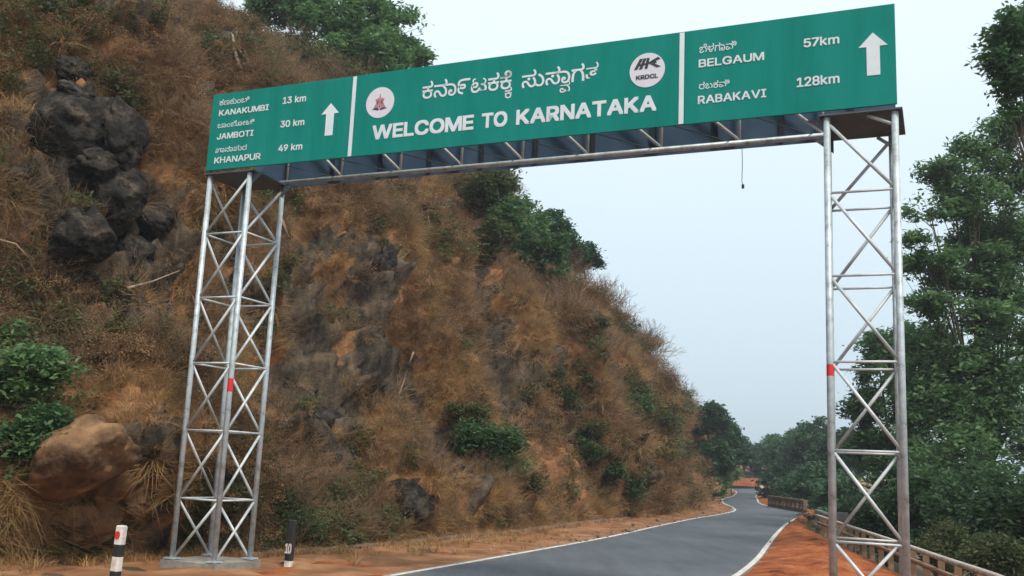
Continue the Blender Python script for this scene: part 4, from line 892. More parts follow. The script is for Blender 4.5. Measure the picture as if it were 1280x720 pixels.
GLYPH = {
    'A': '16,0,0;201,509,0;276,509,0;463,0,0;395,0,0;287,302,0;280,323,0;272,346,0;264,372,0;255,402,0;244,438,0;232,478,0;245,478,0;233,437,0;222,402,0;213,371,0;204,345,0;197,322,0;191,302,0;85,0,0;110,142,1;110,199,1;370,199,1;370,142,1|0,11,1;11,2,1;11,12,2;12,3,2;0,13,11;13,10,11;13,10,12;10,3,12;9,3,10;0,14,13;8,3,9;0,15,14;7,3,8;0,16,15;6,3,7;0,17,16;5,3,6;0,18,17;0,19,18;4,3,5;20,22,21;20,23,22',
    'B': '60,0,0;60,509,0;241,509,0;274,507,0;304,501,0;329,491,0;350,477,0;367,461,0;381,442,0;390,421,0;396,398,0;398,374,0;397,353,0;393,336,0;387,320,0;378,307,0;368,295,0;356,286,0;343,278,0;329,272,0;315,267,0;315,262,0;331,260,0;347,254,0;363,245,0;378,234,0;391,220,0;402,203,0;411,184,0;416,161,0;418,136,0;416,111,0;410,88,0;400,67,0;386,48,0;368,31,0;344,18,0;317,8,0;284,2,0;247,0,0;125,57,0;245,57,0;281,60,0;309,67,0;330,80,0;344,96,0;353,115,0;355,137,0;354,153,0;350,169,0;342,184,0;333,197,0;320,209,0;306,218,0;289,225,0;269,229,0;248,231,0;125,231,0;125,285,0;238,285,0;256,287,0;273,290,0;288,296,0;302,304,0;314,314,0;323,326,0;330,340,0;335,355,0;336,372,0;333,393,0;326,412,0;313,429,0;294,442,0;270,449,0;240,452,0;125,452,0|0,75,1;75,2,1;75,3,2;75,4,3;75,5,4;75,6,5;75,7,6;75,74,7;74,8,7;0,58,75;73,8,74;72,8,73;72,9,8;71,9,72;70,9,71;70,10,9;69,10,70;69,11,10;68,11,69;68,12,11;67,12,68;66,12,67;66,13,12;65,13,66;65,14,13;64,14,65;64,15,14;63,15,64;63,16,15;62,16,63;61,16,62;61,17,16;60,17,61;59,17,60;59,18,17;0,57,58;57,59,58;57,18,59;57,19,18;57,20,19;57,21,20;57,22,21;57,23,22;57,24,23;57,25,24;57,56,25;56,55,25;55,26,25;0,40,57;54,26,55;53,26,54;53,27,26;52,27,53;51,27,52;51,28,27;50,28,51;49,28,50;49,29,28;48,29,49;48,30,29;47,30,48;46,30,47;46,31,30;45,31,46;45,32,31;44,32,45;44,33,32;43,33,44;42,33,43;42,34,33;41,34,42;0,41,40;0,34,41;0,35,34;0,36,35;0,37,36;0,38,37;0,39,38',
    'C': '267,-7,0;225,-3,0;186,7,0;150,25,0;119,49,0;92,79,0;70,115,0;53,157,0;44,203,0;40,254,0;44,305,0;53,352,0;70,393,0;92,429,0;119,459,0;150,484,0;186,501,0;225,512,0;267,516,0;293,514,0;317,511,0;340,504,0;362,496,0;383,485,0;402,471,0;419,456,0;435,438,0;448,418,0;459,397,0;467,373,0;473,348,0;408,348,0;404,365,0;397,380,0;389,395,0;380,407,0;369,418,0;357,428,0;344,437,0;330,444,0;315,449,0;300,453,0;284,455,0;267,456,0;237,453,0;209,445,0;184,432,0;161,414,0;141,391,0;125,364,0;113,332,0;106,295,0;103,254,0;106,213,0;113,177,0;125,145,0;141,117,0;161,94,0;184,76,0;210,63,0;237,56,0;267,53,0;284,54,0;300,56,0;315,60,0;330,65,0;344,72,0;357,81,0;369,90,0;380,102,0;389,114,0;397,128,0;404,144,0;408,160,0;473,160,0;467,135,0;459,112,0;448,91,0;435,71,0;420,53,0;402,38,0;383,24,0;363,13,0;341,5,0;317,-2,0;293,-6,0|17,19,18;17,20,19;16,20,17;16,21,20;16,22,21;15,22,16;15,23,22;15,24,23;14,24,15;14,25,24;13,44,14;44,43,14;43,25,14;42,25,43;42,26,25;41,26,42;13,45,44;40,26,41;39,26,40;13,46,45;38,26,39;38,27,26;37,27,38;13,47,46;12,47,13;36,27,37;35,27,36;35,28,27;12,48,47;34,28,35;34,29,28;33,29,34;11,48,12;11,49,48;32,29,33;32,30,29;31,30,32;11,50,49;10,50,11;10,51,50;9,51,10;9,52,51;8,52,9;8,53,52;8,54,53;7,54,8;7,55,54;72,74,73;72,75,74;6,55,7;6,56,55;71,75,72;71,76,75;70,76,71;6,57,56;5,57,6;69,76,70;69,77,76;68,77,69;5,58,57;68,78,77;67,78,68;66,78,67;4,58,5;4,59,58;65,78,66;65,79,78;64,79,65;4,60,59;63,79,64;62,79,63;4,61,60;61,79,62;61,80,79;4,80,61;3,80,4;3,81,80;2,81,3;2,82,81;2,83,82;1,83,2;1,84,83;1,85,84;0,85,1',
    'D': '219,0,0;96,0,0;96,57,0;215,57,0;254,60,0;288,68,0;318,81,0;343,99,0;363,122,0;379,149,0;390,181,0;397,216,0;399,255,0;397,294,0;390,329,0;379,361,0;364,388,0;344,410,0;320,428,0;291,441,0;258,449,0;221,452,0;93,452,0;93,509,0;225,509,0;273,505,0;315,495,0;353,478,0;385,455,0;412,426,0;433,391,0;449,351,0;458,306,0;462,255,0;458,205,0;449,159,0;433,119,0;411,83,0;384,54,0;351,31,0;312,14,0;268,3,0;125,509,1;125,0,1;60,0,1;60,509,1|22,24,23;22,25,24;22,26,25;22,27,26;22,28,27;22,21,28;21,20,28;20,29,28;19,29,20;18,29,19;17,29,18;17,30,29;16,30,17;16,31,30;15,31,16;14,31,15;14,32,31;13,32,14;13,33,32;12,33,13;11,33,12;11,34,33;10,34,11;10,35,34;9,35,10;9,36,35;8,36,9;7,36,8;7,37,36;6,37,7;6,38,37;5,38,6;4,38,5;3,38,4;1,3,2;1,38,3;1,39,38;1,40,39;1,41,40;1,0,41;44,42,45;44,43,42',
    'E': '60,0,0;60,509,0;372,509,0;372,452,0;125,452,0;125,286,0;355,286,0;355,229,0;125,229,0;125,57,0;375,57,0;375,0,0|0,4,1;4,2,1;4,3,2;0,5,4;0,8,5;8,6,5;8,7,6;0,9,8;0,10,9;0,11,10',
    'G': '269,-7,0;225,-3,0;185,7,0;149,25,0;118,49,0;91,79,0;69,116,0;53,157,0;43,203,0;40,254,0;43,305,0;53,352,0;69,393,0;91,429,0;117,459,0;149,484,0;184,501,0;223,512,0;265,516,0;291,514,0;316,510,0;340,504,0;363,494,0;384,483,0;403,469,0;421,453,0;436,436,0;449,416,0;460,395,0;468,373,0;474,349,0;408,349,0;402,365,0;395,379,0;387,393,0;378,406,0;368,417,0;356,427,0;344,436,0;330,443,0;315,448,0;300,453,0;283,455,0;265,456,0;236,453,0;209,445,0;183,432,0;160,414,0;141,392,0;125,364,0;113,332,0;106,295,0;103,254,0;106,213,0;113,177,0;125,145,0;141,117,0;161,95,0;184,76,0;210,63,0;238,56,0;269,53,0;296,55,0;322,61,0;345,71,0;365,85,0;382,102,0;396,123,0;407,147,0;413,173,0;415,202,0;434,199,0;283,199,0;283,256,0;478,256,0;478,200,0;475,160,0;466,124,0;451,91,0;431,62,0;406,38,0;377,19,0;344,5,0;308,-4,0|17,19,18;17,20,19;16,20,17;16,21,20;16,22,21;15,22,16;15,23,22;14,23,15;14,24,23;14,25,24;13,44,14;44,43,14;43,25,14;42,25,43;41,25,42;41,26,25;13,45,44;40,26,41;39,26,40;13,46,45;38,26,39;38,27,26;37,27,38;13,47,46;12,47,13;36,27,37;35,27,36;35,28,27;12,48,47;34,28,35;34,29,28;11,48,12;33,29,34;11,49,48;32,29,33;32,30,29;31,30,32;11,50,49;10,50,11;10,51,50;9,51,10;9,52,51;72,74,73;72,70,74;70,75,74;8,52,9;8,53,52;8,54,53;7,54,8;72,69,70;71,75,70;71,76,75;69,71,72;69,76,71;7,55,54;68,76,69;68,77,76;6,55,7;67,77,68;6,56,55;67,78,77;66,78,67;6,57,56;5,57,6;65,78,66;5,58,57;65,79,78;64,79,65;4,58,5;4,59,58;63,79,64;4,60,59;63,80,79;62,80,63;4,61,60;61,80,62;4,80,61;3,80,4;3,81,80;2,81,3;2,82,81;1,82,2;1,83,82;0,83,1',
    'H': '60,0,0;60,509,0;125,509,0;125,289,0;392,289,0;392,509,0;457,509,0;457,0,0;392,0,0;392,232,0;125,232,0;125,0,0|0,2,1;0,3,2;4,6,5;4,7,6;0,10,3;10,4,3;10,9,4;9,7,4;0,11,10;8,7,9',
    'I': '31,0,0;31,57,0;118,57,0;118,452,0;31,452,0;31,509,0;269,509,0;269,452,0;183,452,0;183,57,0;269,57,0;269,0,0|4,6,5;4,7,6;3,7,4;2,8,3;8,7,3;2,9,8;0,2,1;0,9,2;0,10,9;0,11,10',
    'J': '185,-7,0;143,-2,0;106,11,0;75,33,0;52,63,0;38,100,0;33,145,0;33,173,0;98,173,0;98,145,0;100,117,0;108,93,0;122,74,0;139,61,0;160,53,0;185,50,0;209,53,0;230,61,0;248,74,0;261,93,0;269,117,0;272,145,0;272,509,0;336,509,0;336,145,0;332,100,0;318,63,0;294,33,0;263,11,0;227,-2,0|21,23,22;21,24,23;6,8,7;6,9,8;5,9,6;5,10,9;20,24,21;20,25,24;5,11,10;19,25,20;4,11,5;19,26,25;18,26,19;4,12,11;4,13,12;17,26,18;3,13,4;17,27,26;16,27,17;3,14,13;3,15,14;15,27,16;3,27,15;2,27,3;2,28,27;1,28,2;1,29,28;0,29,1',
    'K': '104,145,0;104,216,0;116,231,0;128,246,0;139,261,0;151,275,0;162,289,0;174,303,0;187,317,0;199,331,0;212,344,0;364,509,0;448,509,0;231,276,0;228,276,0;60,0,1;60,509,1;125,509,1;125,334,1;124,225,1;125,193,1;125,0,1;372,0,2;188,259,2;228,309,2;449,0,2|10,12,11;10,13,12;9,13,10;8,13,9;7,13,8;6,13,7;5,14,6;14,13,6;5,0,14;4,0,5;3,0,4;2,0,3;1,0,2;15,17,16;15,18,17;15,19,18;15,20,19;15,21,20;23,25,24;22,25,23',
    'L': '60,0,0;60,509,0;125,509,0;125,57,0;361,57,0;361,0,0|0,2,1;0,3,2;0,4,3;0,5,4',
    'M': '60,0,0;60,509,0;152,509,0;277,187,0;287,159,0;299,123,0;311,84,0;322,49,0;307,49,0;318,83,0;330,121,0;342,158,0;352,187,0;476,509,0;568,509,0;568,0,0;504,0,0;504,291,0;504,327,0;505,369,0;506,413,0;507,457,0;513,457,0;508,441,0;503,425,0;498,409,0;482,363,0;467,322,0;456,291,0;342,0,0;286,0,0;170,291,0;159,321,0;145,361,0;129,408,0;112,457,0;119,457,0;120,416,0;121,372,0;122,328,0;122,291,0;122,0,0|0,35,1;35,2,1;35,36,2;36,3,2;12,21,13;21,14,13;21,22,14;22,15,14;0,37,35;37,34,35;37,34,36;34,3,36;12,24,21;24,20,21;23,15,22;24,20,23;20,15,23;12,25,24;0,38,37;19,15,20;12,26,25;33,3,34;0,39,38;18,15,19;12,27,26;32,3,33;0,40,39;17,15,18;12,28,27;31,3,32;0,41,40;30,3,31;12,29,28;16,15,17;30,4,3;11,29,12;30,5,4;10,29,11;30,6,5;9,29,10;30,8,6;8,7,6;8,29,9;30,29,8',
    'N': '60,0,0;60,509,0;136,509,0;343,183,0;349,174,0;355,163,0;363,151,0;371,137,0;379,122,0;388,107,0;396,90,0;405,73,0;414,55,0;405,54,0;403,72,0;402,90,0;401,108,0;400,126,0;399,142,0;399,157,0;399,195,0;399,509,0;463,509,0;463,0,0;387,0,0;202,290,0;177,331,0;168,346,0;159,363,0;148,381,0;108,452,0;119,454,0;122,384,0;124,328,0;125,291,0;125,0,0|0,30,1;30,2,1;30,31,2;31,3,2;20,22,21;20,23,22;32,29,31;29,3,31;0,32,30;32,29,30;0,33,32;28,3,29;27,3,28;26,3,27;25,3,26;0,34,33;0,35,34;24,3,25;19,23,20;24,4,3;24,5,4;24,6,5;18,23,19;24,7,6;17,23,18;24,8,7;16,23,17;24,9,8;15,23,16;24,10,9;14,11,15;11,23,15;24,14,10;14,11,10;12,23,11;24,13,14;13,23,12;24,23,13',
    'O': '267,-7,0;225,-3,0;186,7,0;150,25,0;119,49,0;92,79,0;70,115,0;53,157,0;44,203,0;40,254,0;44,305,0;53,352,0;70,393,0;92,429,0;119,459,0;150,484,0;186,501,0;225,512,0;267,516,0;309,512,0;348,501,0;384,484,0;415,459,0;442,429,0;464,393,0;480,352,0;490,305,0;493,254,0;490,203,0;480,157,0;464,115,0;442,79,0;415,49,0;384,25,0;348,7,0;309,-3,0;267,53,0;296,55,0;324,63,0;349,76,0;372,94,0;392,116,0;408,144,0;420,176,0;428,213,0;430,254,0;428,295,0;420,332,0;408,365,0;392,392,0;372,415,0;349,433,0;324,446,0;296,453,0;267,456,0;237,453,0;210,445,0;184,433,0;161,415,0;142,392,0;125,364,0;113,332,0;106,295,0;103,254,0;106,213,0;113,176,0;125,144,0;142,117,0;161,94,0;184,76,0;210,63,0;237,55,0|17,19,18;16,19,17;16,20,19;15,20,16;15,21,20;14,21,15;14,22,21;13,55,14;55,54,14;54,22,14;54,53,22;53,23,22;52,23,53;13,56,55;51,23,52;13,57,56;50,23,51;13,58,57;12,58,13;50,24,23;49,24,50;12,59,58;11,59,12;49,25,24;48,25,49;11,60,59;47,25,48;11,61,60;10,61,11;47,26,25;46,26,47;10,62,61;46,27,26;9,62,10;45,27,46;9,63,62;8,63,9;8,64,63;44,27,45;44,28,27;8,65,64;43,28,44;7,65,8;43,29,28;7,66,65;42,29,43;42,30,29;6,66,7;6,67,66;41,30,42;6,68,67;40,30,41;5,68,6;40,31,30;5,69,68;39,31,40;4,69,5;39,32,31;4,70,69;38,32,39;4,71,70;37,32,38;4,36,71;36,32,37;4,32,36;4,33,32;3,33,4;2,33,3;2,34,33;2,35,34;1,35,2;1,0,35',
    'P': '60,0,0;60,509,0;235,509,0;272,506,0;305,499,0;332,487,0;356,471,0;375,452,0;390,430,0;400,404,0;407,377,0;409,348,0;407,318,0;400,291,0;390,265,0;375,243,0;356,223,0;332,207,0;305,195,0;272,188,0;235,186,0;109,186,0;109,242,0;233,242,0;257,244,0;279,248,0;297,256,0;312,266,0;324,279,0;333,294,0;339,310,0;343,328,0;344,348,0;343,367,0;339,385,0;333,402,0;324,416,0;312,428,0;297,439,0;279,446,0;257,451,0;232,452,0;125,452,0;125,0,0|0,42,1;42,2,1;42,3,2;42,4,3;42,5,4;42,6,5;42,7,6;42,41,7;41,40,7;40,8,7;0,22,42;22,43,42;39,8,40;38,8,39;37,8,38;37,9,8;36,9,37;35,9,36;35,10,9;34,10,35;33,10,34;33,11,10;32,11,33;31,11,32;31,12,11;30,12,31;30,13,12;29,13,30;28,13,29;28,14,13;27,14,28;26,14,27;26,15,14;25,15,26;24,15,25;23,15,24;23,16,15;0,21,22;43,23,22;43,20,23;20,16,23;20,17,16;20,18,17;20,19,18;0,20,21;0,43,20',
    'R': '60,0,0;60,509,0;236,509,0;273,506,0;305,500,0;333,489,0;356,473,0;376,455,0;390,433,0;401,408,0;407,381,0;409,352,0;407,323,0;401,296,0;390,271,0;376,250,0;356,232,0;333,217,0;305,206,0;273,200,0;236,198,0;96,198,0;96,255,0;234,255,0;258,256,0;280,260,0;298,267,0;313,276,0;325,287,0;334,300,0;340,316,0;344,333,0;345,352,0;344,371,0;340,389,0;334,405,0;325,419,0;313,430,0;298,440,0;279,446,0;258,451,0;233,452,0;125,452,0;125,0,0;353,0,1;230,229,1;303,229,1;428,0,1|0,22,1;22,42,1;42,2,1;42,3,2;42,4,3;42,5,4;42,6,5;42,7,6;42,41,7;41,40,7;40,8,7;22,43,42;39,8,40;38,8,39;37,8,38;37,9,8;36,9,37;35,9,36;35,10,9;34,10,35;33,10,34;33,11,10;32,11,33;31,11,32;31,12,11;30,12,31;30,13,12;29,13,30;28,13,29;28,14,13;27,14,28;26,14,27;26,15,14;25,15,26;24,15,25;23,15,24;0,21,22;43,23,22;43,20,23;20,15,23;20,16,15;20,17,16;20,18,17;20,19,18;0,20,21;0,43,20;44,46,45;44,47,46',
    'T': '32,452,0;32,509,0;417,509,0;417,452,0;257,452,0;257,0,0;193,0,0;193,452,0|0,2,1;0,3,2;7,3,0;6,4,7;4,3,7;6,5,4',
    'U': '259,-8,0;220,-6,0;186,2,0;154,15,0;126,33,0;103,55,0;85,80,0;71,108,0;63,140,0;60,173,0;60,509,0;124,509,0;124,178,0;126,155,0;132,133,0;141,113,0;153,95,0;169,80,0;187,68,0;208,59,0;232,53,0;259,52,0;285,53,0;309,59,0;331,68,0;349,80,0;364,95,0;377,113,0;385,133,0;391,155,0;393,178,0;393,509,0;457,509,0;457,173,0;454,140,0;446,108,0;433,80,0;414,55,0;391,33,0;363,15,0;332,2,0;297,-6,0|9,11,10;9,12,11;30,32,31;30,33,32;9,13,12;29,33,30;8,13,9;29,34,33;8,14,13;28,34,29;7,14,8;28,35,34;27,35,28;7,15,14;7,16,15;26,35,27;6,16,7;26,36,35;6,17,16;25,36,26;6,18,17;24,36,25;5,18,6;24,37,36;5,19,18;23,37,24;5,20,19;22,37,23;4,20,5;22,38,37;4,21,20;21,38,22;4,38,21;4,39,38;3,39,4;2,39,3;2,40,39;1,40,2;1,41,40;0,41,1',
    'V': '204,0,0;16,509,0;84,509,0;192,206,0;199,187,0;207,164,0;215,137,0;225,106,0;236,71,0;248,31,0;235,31,0;247,71,0;257,107,0;267,138,0;276,165,0;283,187,0;290,206,0;395,509,0;463,509,0;278,0,0|0,2,1;0,3,2;16,18,17;16,19,18;0,4,3;15,19,16;14,19,15;0,5,4;13,19,14;0,6,5;12,19,13;0,7,6;11,19,12;0,8,7;10,9,11;9,19,11;0,9,8;0,19,9',
    'W': '155,0,0;16,509,0;82,509,0;163,196,0;167,179,0;172,162,0;175,145,0;187,94,0;190,76,0;194,58,0;197,40,0;189,40,0;193,58,0;196,76,0;200,94,0;203,111,0;207,128,0;211,145,0;224,196,0;306,509,0;380,509,0;462,196,0;466,179,0;470,162,0;474,145,0;486,94,0;490,76,0;494,58,0;497,40,0;488,40,0;492,58,0;495,76,0;499,94,0;503,111,0;506,128,0;510,145,0;523,196,0;603,509,0;670,509,0;530,0,0;455,0,0;368,323,0;362,345,0;357,368,0;351,391,0;346,417,0;341,445,0;336,475,0;350,475,0;345,446,0;340,420,0;335,395,0;330,371,0;324,347,0;318,323,0;230,0,0|0,2,1;0,3,2;18,47,19;47,20,19;47,48,20;48,21,20;36,38,37;36,39,38;18,46,47;49,21,48;50,45,49;45,21,49;18,50,46;50,45,46;18,51,50;44,21,45;18,52,51;43,21,44;18,53,52;42,21,43;18,54,53;41,21,42;18,55,54;40,21,41;0,4,3;17,55,18;40,22,21;35,39,36;0,5,4;40,23,22;0,6,5;40,24,23;0,7,6;16,55,17;40,25,24;34,39,35;33,39,34;15,55,16;32,39,33;14,55,15;0,8,7;13,55,14;40,26,25;31,39,32;12,9,13;9,55,13;30,27,31;27,39,31;0,12,8;12,9,8;40,30,26;30,27,26;0,11,12;10,55,9;40,29,30;28,39,27;0,10,11;0,55,10;40,28,29;40,39,28',
    '0': '227,-7,0;191,-3,0;158,7,0;130,24,0;105,48,0;85,77,0;69,113,0;57,155,0;50,202,0;48,254,0;50,306,0;57,353,0;69,395,0;85,431,0;106,461,0;130,484,0;159,502,0;191,512,0;227,516,0;262,512,0;295,502,0;323,484,0;348,461,0;368,431,0;384,395,0;396,353,0;403,306,0;405,254,0;403,202,0;396,155,0;384,113,0;368,77,0;348,48,0;323,24,0;295,7,0;263,-3,0;227,50,0;250,52,0;271,60,0;290,74,0;306,92,0;320,116,0;330,144,0;338,176,0;342,213,0;344,254,0;342,295,0;338,332,0;330,365,0;320,393,0;306,416,0;290,435,0;271,449,0;250,457,0;227,460,0;203,457,0;182,449,0;163,435,0;147,416,0;134,393,0;123,365,0;115,332,0;111,295,0;109,254,0;111,213,0;115,176,0;123,144,0;134,116,0;147,92,0;163,74,0;182,60,0;203,52,0|17,19,18;17,20,19;16,20,17;16,21,20;15,21,16;14,21,15;14,22,21;14,54,22;54,53,22;53,23,22;13,55,14;55,54,14;52,23,53;13,56,55;13,57,56;51,23,52;13,58,57;50,23,51;12,58,13;50,24,23;12,59,58;49,24,50;11,59,12;49,25,24;48,25,49;11,60,59;11,61,60;47,25,48;10,61,11;47,26,25;46,26,47;10,62,61;9,62,10;46,27,26;9,63,62;45,27,46;8,63,9;8,64,63;44,27,45;44,28,27;43,28,44;8,65,64;7,65,8;43,29,28;7,66,65;42,29,43;6,66,7;42,30,29;6,67,66;41,30,42;6,68,67;40,30,41;5,68,6;40,31,30;5,69,68;39,31,40;4,69,5;39,32,31;4,70,69;38,32,39;37,32,38;4,71,70;36,32,37;4,36,71;4,32,36;3,32,4;3,33,32;2,33,3;2,34,33;2,35,34;1,35,2;0,35,1',
    '1': '76,0,0;76,55,0;391,55,0;391,0,0;276,509,1;276,0,1;212,0,1;212,448,1;209,448,1;86,358,1;86,427,1;198,509,1|0,2,1;0,3,2;10,4,11;10,8,4;8,7,4;7,5,4;10,9,8;6,5,7',
    '2': '64,0,0;64,47,0;234,229,0;252,248,0;268,266,0;282,282,0;294,298,0;303,312,0;311,327,0;316,341,0;319,356,0;320,371,0;319,389,0;315,405,0;308,419,0;298,431,0;287,441,0;273,449,0;258,455,0;241,458,0;224,460,0;205,458,0;188,454,0;172,447,0;159,438,0;148,427,0;139,413,0;132,398,0;128,381,0;127,362,0;66,362,0;68,391,0;75,418,0;86,442,0;102,464,0;121,482,0;143,496,0;168,507,0;196,513,0;225,516,0;254,513,0;281,507,0;306,497,0;328,482,0;346,465,0;361,445,0;372,423,0;379,398,0;381,372,0;380,354,0;377,336,0;371,318,0;363,299,0;351,280,0;336,259,0;317,235,0;294,209,0;267,180,0;153,60,0;153,57,0;389,57,0;389,0,0|38,40,39;38,41,40;37,41,38;37,42,41;36,42,37;36,43,42;35,43,36;35,44,43;34,44,35;34,20,44;20,19,44;19,45,44;33,21,34;21,20,34;18,45,19;33,22,21;17,45,18;33,23,22;16,45,17;33,24,23;16,46,45;32,24,33;15,46,16;32,25,24;14,46,15;32,26,25;14,47,46;13,47,14;31,26,32;31,27,26;12,47,13;12,48,47;31,28,27;30,28,31;11,48,12;30,29,28;11,49,48;10,49,11;9,49,10;9,50,49;8,50,9;8,51,50;7,51,8;7,52,51;6,52,7;6,53,52;5,53,6;4,53,5;4,54,53;3,54,4;3,55,54;2,55,3;2,56,55;1,56,2;1,57,56;1,58,57;1,59,58;1,60,59;1,61,60;0,61,1',
    '3': '218,-7,0;188,-5,0;159,1,0;133,10,0;108,22,0;88,38,0;70,57,0;57,79,0;48,104,0;44,132,0;109,132,0;112,115,0;118,100,0;126,87,0;137,76,0;150,66,0;165,59,0;182,54,0;200,51,0;219,50,0;239,51,0;258,55,0;275,61,0;291,69,0;304,80,0;315,93,0;323,108,0;328,125,0;329,145,0;328,163,0;323,180,0;316,196,0;306,211,0;292,223,0;275,234,0;254,241,0;229,246,0;201,248,0;157,248,0;157,299,0;288,448,0;288,452,0;70,452,0;70,509,0;372,509,0;372,461,0;211,278,0;211,289,0;247,290,0;279,286,0;308,276,0;333,262,0;354,244,0;371,222,0;383,198,0;391,173,0;393,145,0;390,116,0;383,90,0;370,66,0;354,45,0;333,27,0;309,12,0;281,2,0;251,-5,0|42,44,43;42,45,44;42,41,45;41,40,45;40,46,45;39,47,40;47,46,40;38,47,39;47,49,48;38,49,47;38,50,49;38,51,50;38,37,51;37,52,51;36,52,37;35,52,36;35,53,52;34,53,35;33,53,34;32,53,33;32,54,53;31,54,32;31,55,54;30,55,31;29,55,30;29,56,55;28,56,29;27,56,28;27,57,56;8,10,9;8,11,10;26,57,27;26,58,57;8,12,11;25,58,26;7,12,8;7,13,12;24,58,25;24,59,58;7,14,13;23,59,24;6,14,7;6,15,14;22,59,23;6,16,15;22,60,59;21,60,22;6,17,16;5,17,6;20,60,21;5,18,17;19,60,20;5,19,18;5,60,19;5,61,60;4,61,5;4,62,61;3,62,4;3,63,62;2,63,3;2,64,63;1,64,2;1,0,64',
    '4': '40,105,0;40,158,0;247,509,0;311,509,0;109,166,0;109,163,0;413,163,0;413,105,0;282,0,1;282,121,1;282,146,1;282,318,1;343,318,1;343,0,1|1,3,2;1,4,3;1,5,4;1,6,5;1,7,6;0,7,1;10,12,11;10,13,12;9,13,10;8,13,9',
    '5': '221,-7,0;192,-5,0;165,1,0;140,11,0;118,25,0;99,41,0;83,60,0;71,82,0;63,105,0;60,130,0;122,130,0;125,115,0;130,102,0;138,89,0;148,78,0;160,68,0;173,60,0;188,54,0;204,51,0;221,50,0;241,51,0;259,56,0;276,64,0;291,75,0;304,89,0;314,104,0;322,122,0;326,141,0;328,162,0;326,183,0;321,203,0;314,221,0;303,237,0;290,251,0;275,262,0;257,270,0;238,275,0;218,277,0;201,276,0;184,273,0;167,268,0;152,262,0;139,255,0;128,246,0;67,253,0;96,509,0;366,509,0;366,452,0;151,452,0;134,301,0;136,301,0;148,311,0;162,318,0;178,325,0;194,330,0;212,333,0;229,334,0;252,332,0;274,328,0;294,321,0;313,311,0;330,299,0;345,285,0;358,269,0;370,251,0;379,231,0;386,210,0;390,187,0;391,163,0;388,132,0;381,102,0;369,76,0;352,52,0;332,32,0;309,15,0;282,3,0;253,-4,0|44,48,45;48,46,45;48,47,46;44,49,48;55,57,56;54,57,55;54,58,57;53,58,54;53,59,58;52,59,53;52,60,59;51,60,52;51,61,60;50,61,51;44,50,49;44,61,50;44,39,61;39,38,61;38,62,61;38,37,62;37,63,62;36,63,37;35,63,36;44,40,39;34,63,35;34,64,63;44,41,40;44,42,41;33,64,34;44,43,42;33,65,64;32,65,33;31,65,32;31,66,65;30,66,31;30,67,66;29,67,30;29,68,67;28,68,29;28,69,68;27,69,28;26,69,27;26,70,69;8,10,9;8,11,10;25,70,26;8,12,11;7,12,8;24,70,25;24,71,70;7,13,12;7,14,13;23,71,24;6,14,7;6,15,14;23,72,71;22,72,23;6,16,15;21,72,22;6,17,16;5,17,6;20,72,21;5,18,17;20,73,72;19,73,20;5,19,18;5,73,19;4,73,5;4,74,73;3,74,4;3,75,74;2,75,3;2,76,75;1,76,2;1,0,76',
    '6': '226,-7,0;196,-4,0;168,3,0;142,15,0;119,31,0;100,51,0;84,74,0;73,101,0;66,130,0;64,162,0;65,187,0;71,212,0;80,239,0;93,268,0;112,302,0;137,340,0;252,509,0;322,509,0;151,261,0;145,261,0;151,270,0;157,279,0;165,288,0;174,295,0;184,302,0;196,307,0;208,311,0;221,313,0;235,314,0;265,312,0;291,305,0;316,295,0;337,280,0;355,262,0;370,240,0;380,215,0;387,187,0;389,157,0;387,127,0;379,98,0;368,73,0;352,50,0;333,30,0;310,14,0;284,3,0;257,-4,0;226,48,0;245,50,0;263,55,0;279,63,0;293,73,0;304,86,0;314,101,0;322,119,0;326,137,0;327,157,0;326,178,0;322,196,0;314,213,0;304,228,0;293,241,0;279,251,0;263,259,0;245,264,0;226,265,0;207,264,0;190,259,0;174,252,0;160,241,0;148,229,0;138,214,0;131,197,0;126,179,0;125,158,0;126,138,0;131,119,0;138,102,0;148,86,0;160,73,0;174,63,0;190,55,0;207,50,0|15,17,16;15,23,17;23,18,17;14,23,15;27,29,28;26,29,27;26,30,29;25,30,26;24,30,25;24,31,30;13,23,14;23,31,24;13,22,23;18,31,23;18,32,31;13,21,22;18,64,32;64,33,32;13,20,21;13,19,20;12,19,13;18,65,64;63,33,64;18,66,65;62,33,63;62,34,33;12,18,19;12,66,18;12,67,66;61,34,62;12,68,67;60,34,61;12,69,68;59,34,60;59,35,34;11,69,12;11,70,69;58,35,59;58,36,35;11,71,70;57,36,58;10,71,11;10,72,71;56,36,57;56,37,36;9,72,10;9,73,72;55,37,56;8,73,9;8,74,73;54,37,55;54,38,37;8,75,74;53,38,54;7,75,8;53,39,38;7,76,75;52,39,53;7,77,76;51,39,52;6,77,7;51,40,39;6,78,77;50,40,51;5,78,6;5,79,78;49,40,50;49,41,40;5,80,79;48,41,49;5,81,80;47,41,48;4,81,5;4,46,81;46,41,47;46,42,41;4,42,46;3,42,4;3,43,42;2,43,3;2,44,43;1,44,2;1,45,44;0,45,1',
    '7': '97,0,0;323,448,0;323,452,0;62,452,0;62,509,0;391,509,0;391,449,0;165,0,0|3,5,4;3,2,5;2,6,5;1,6,2;1,7,6;0,7,1',
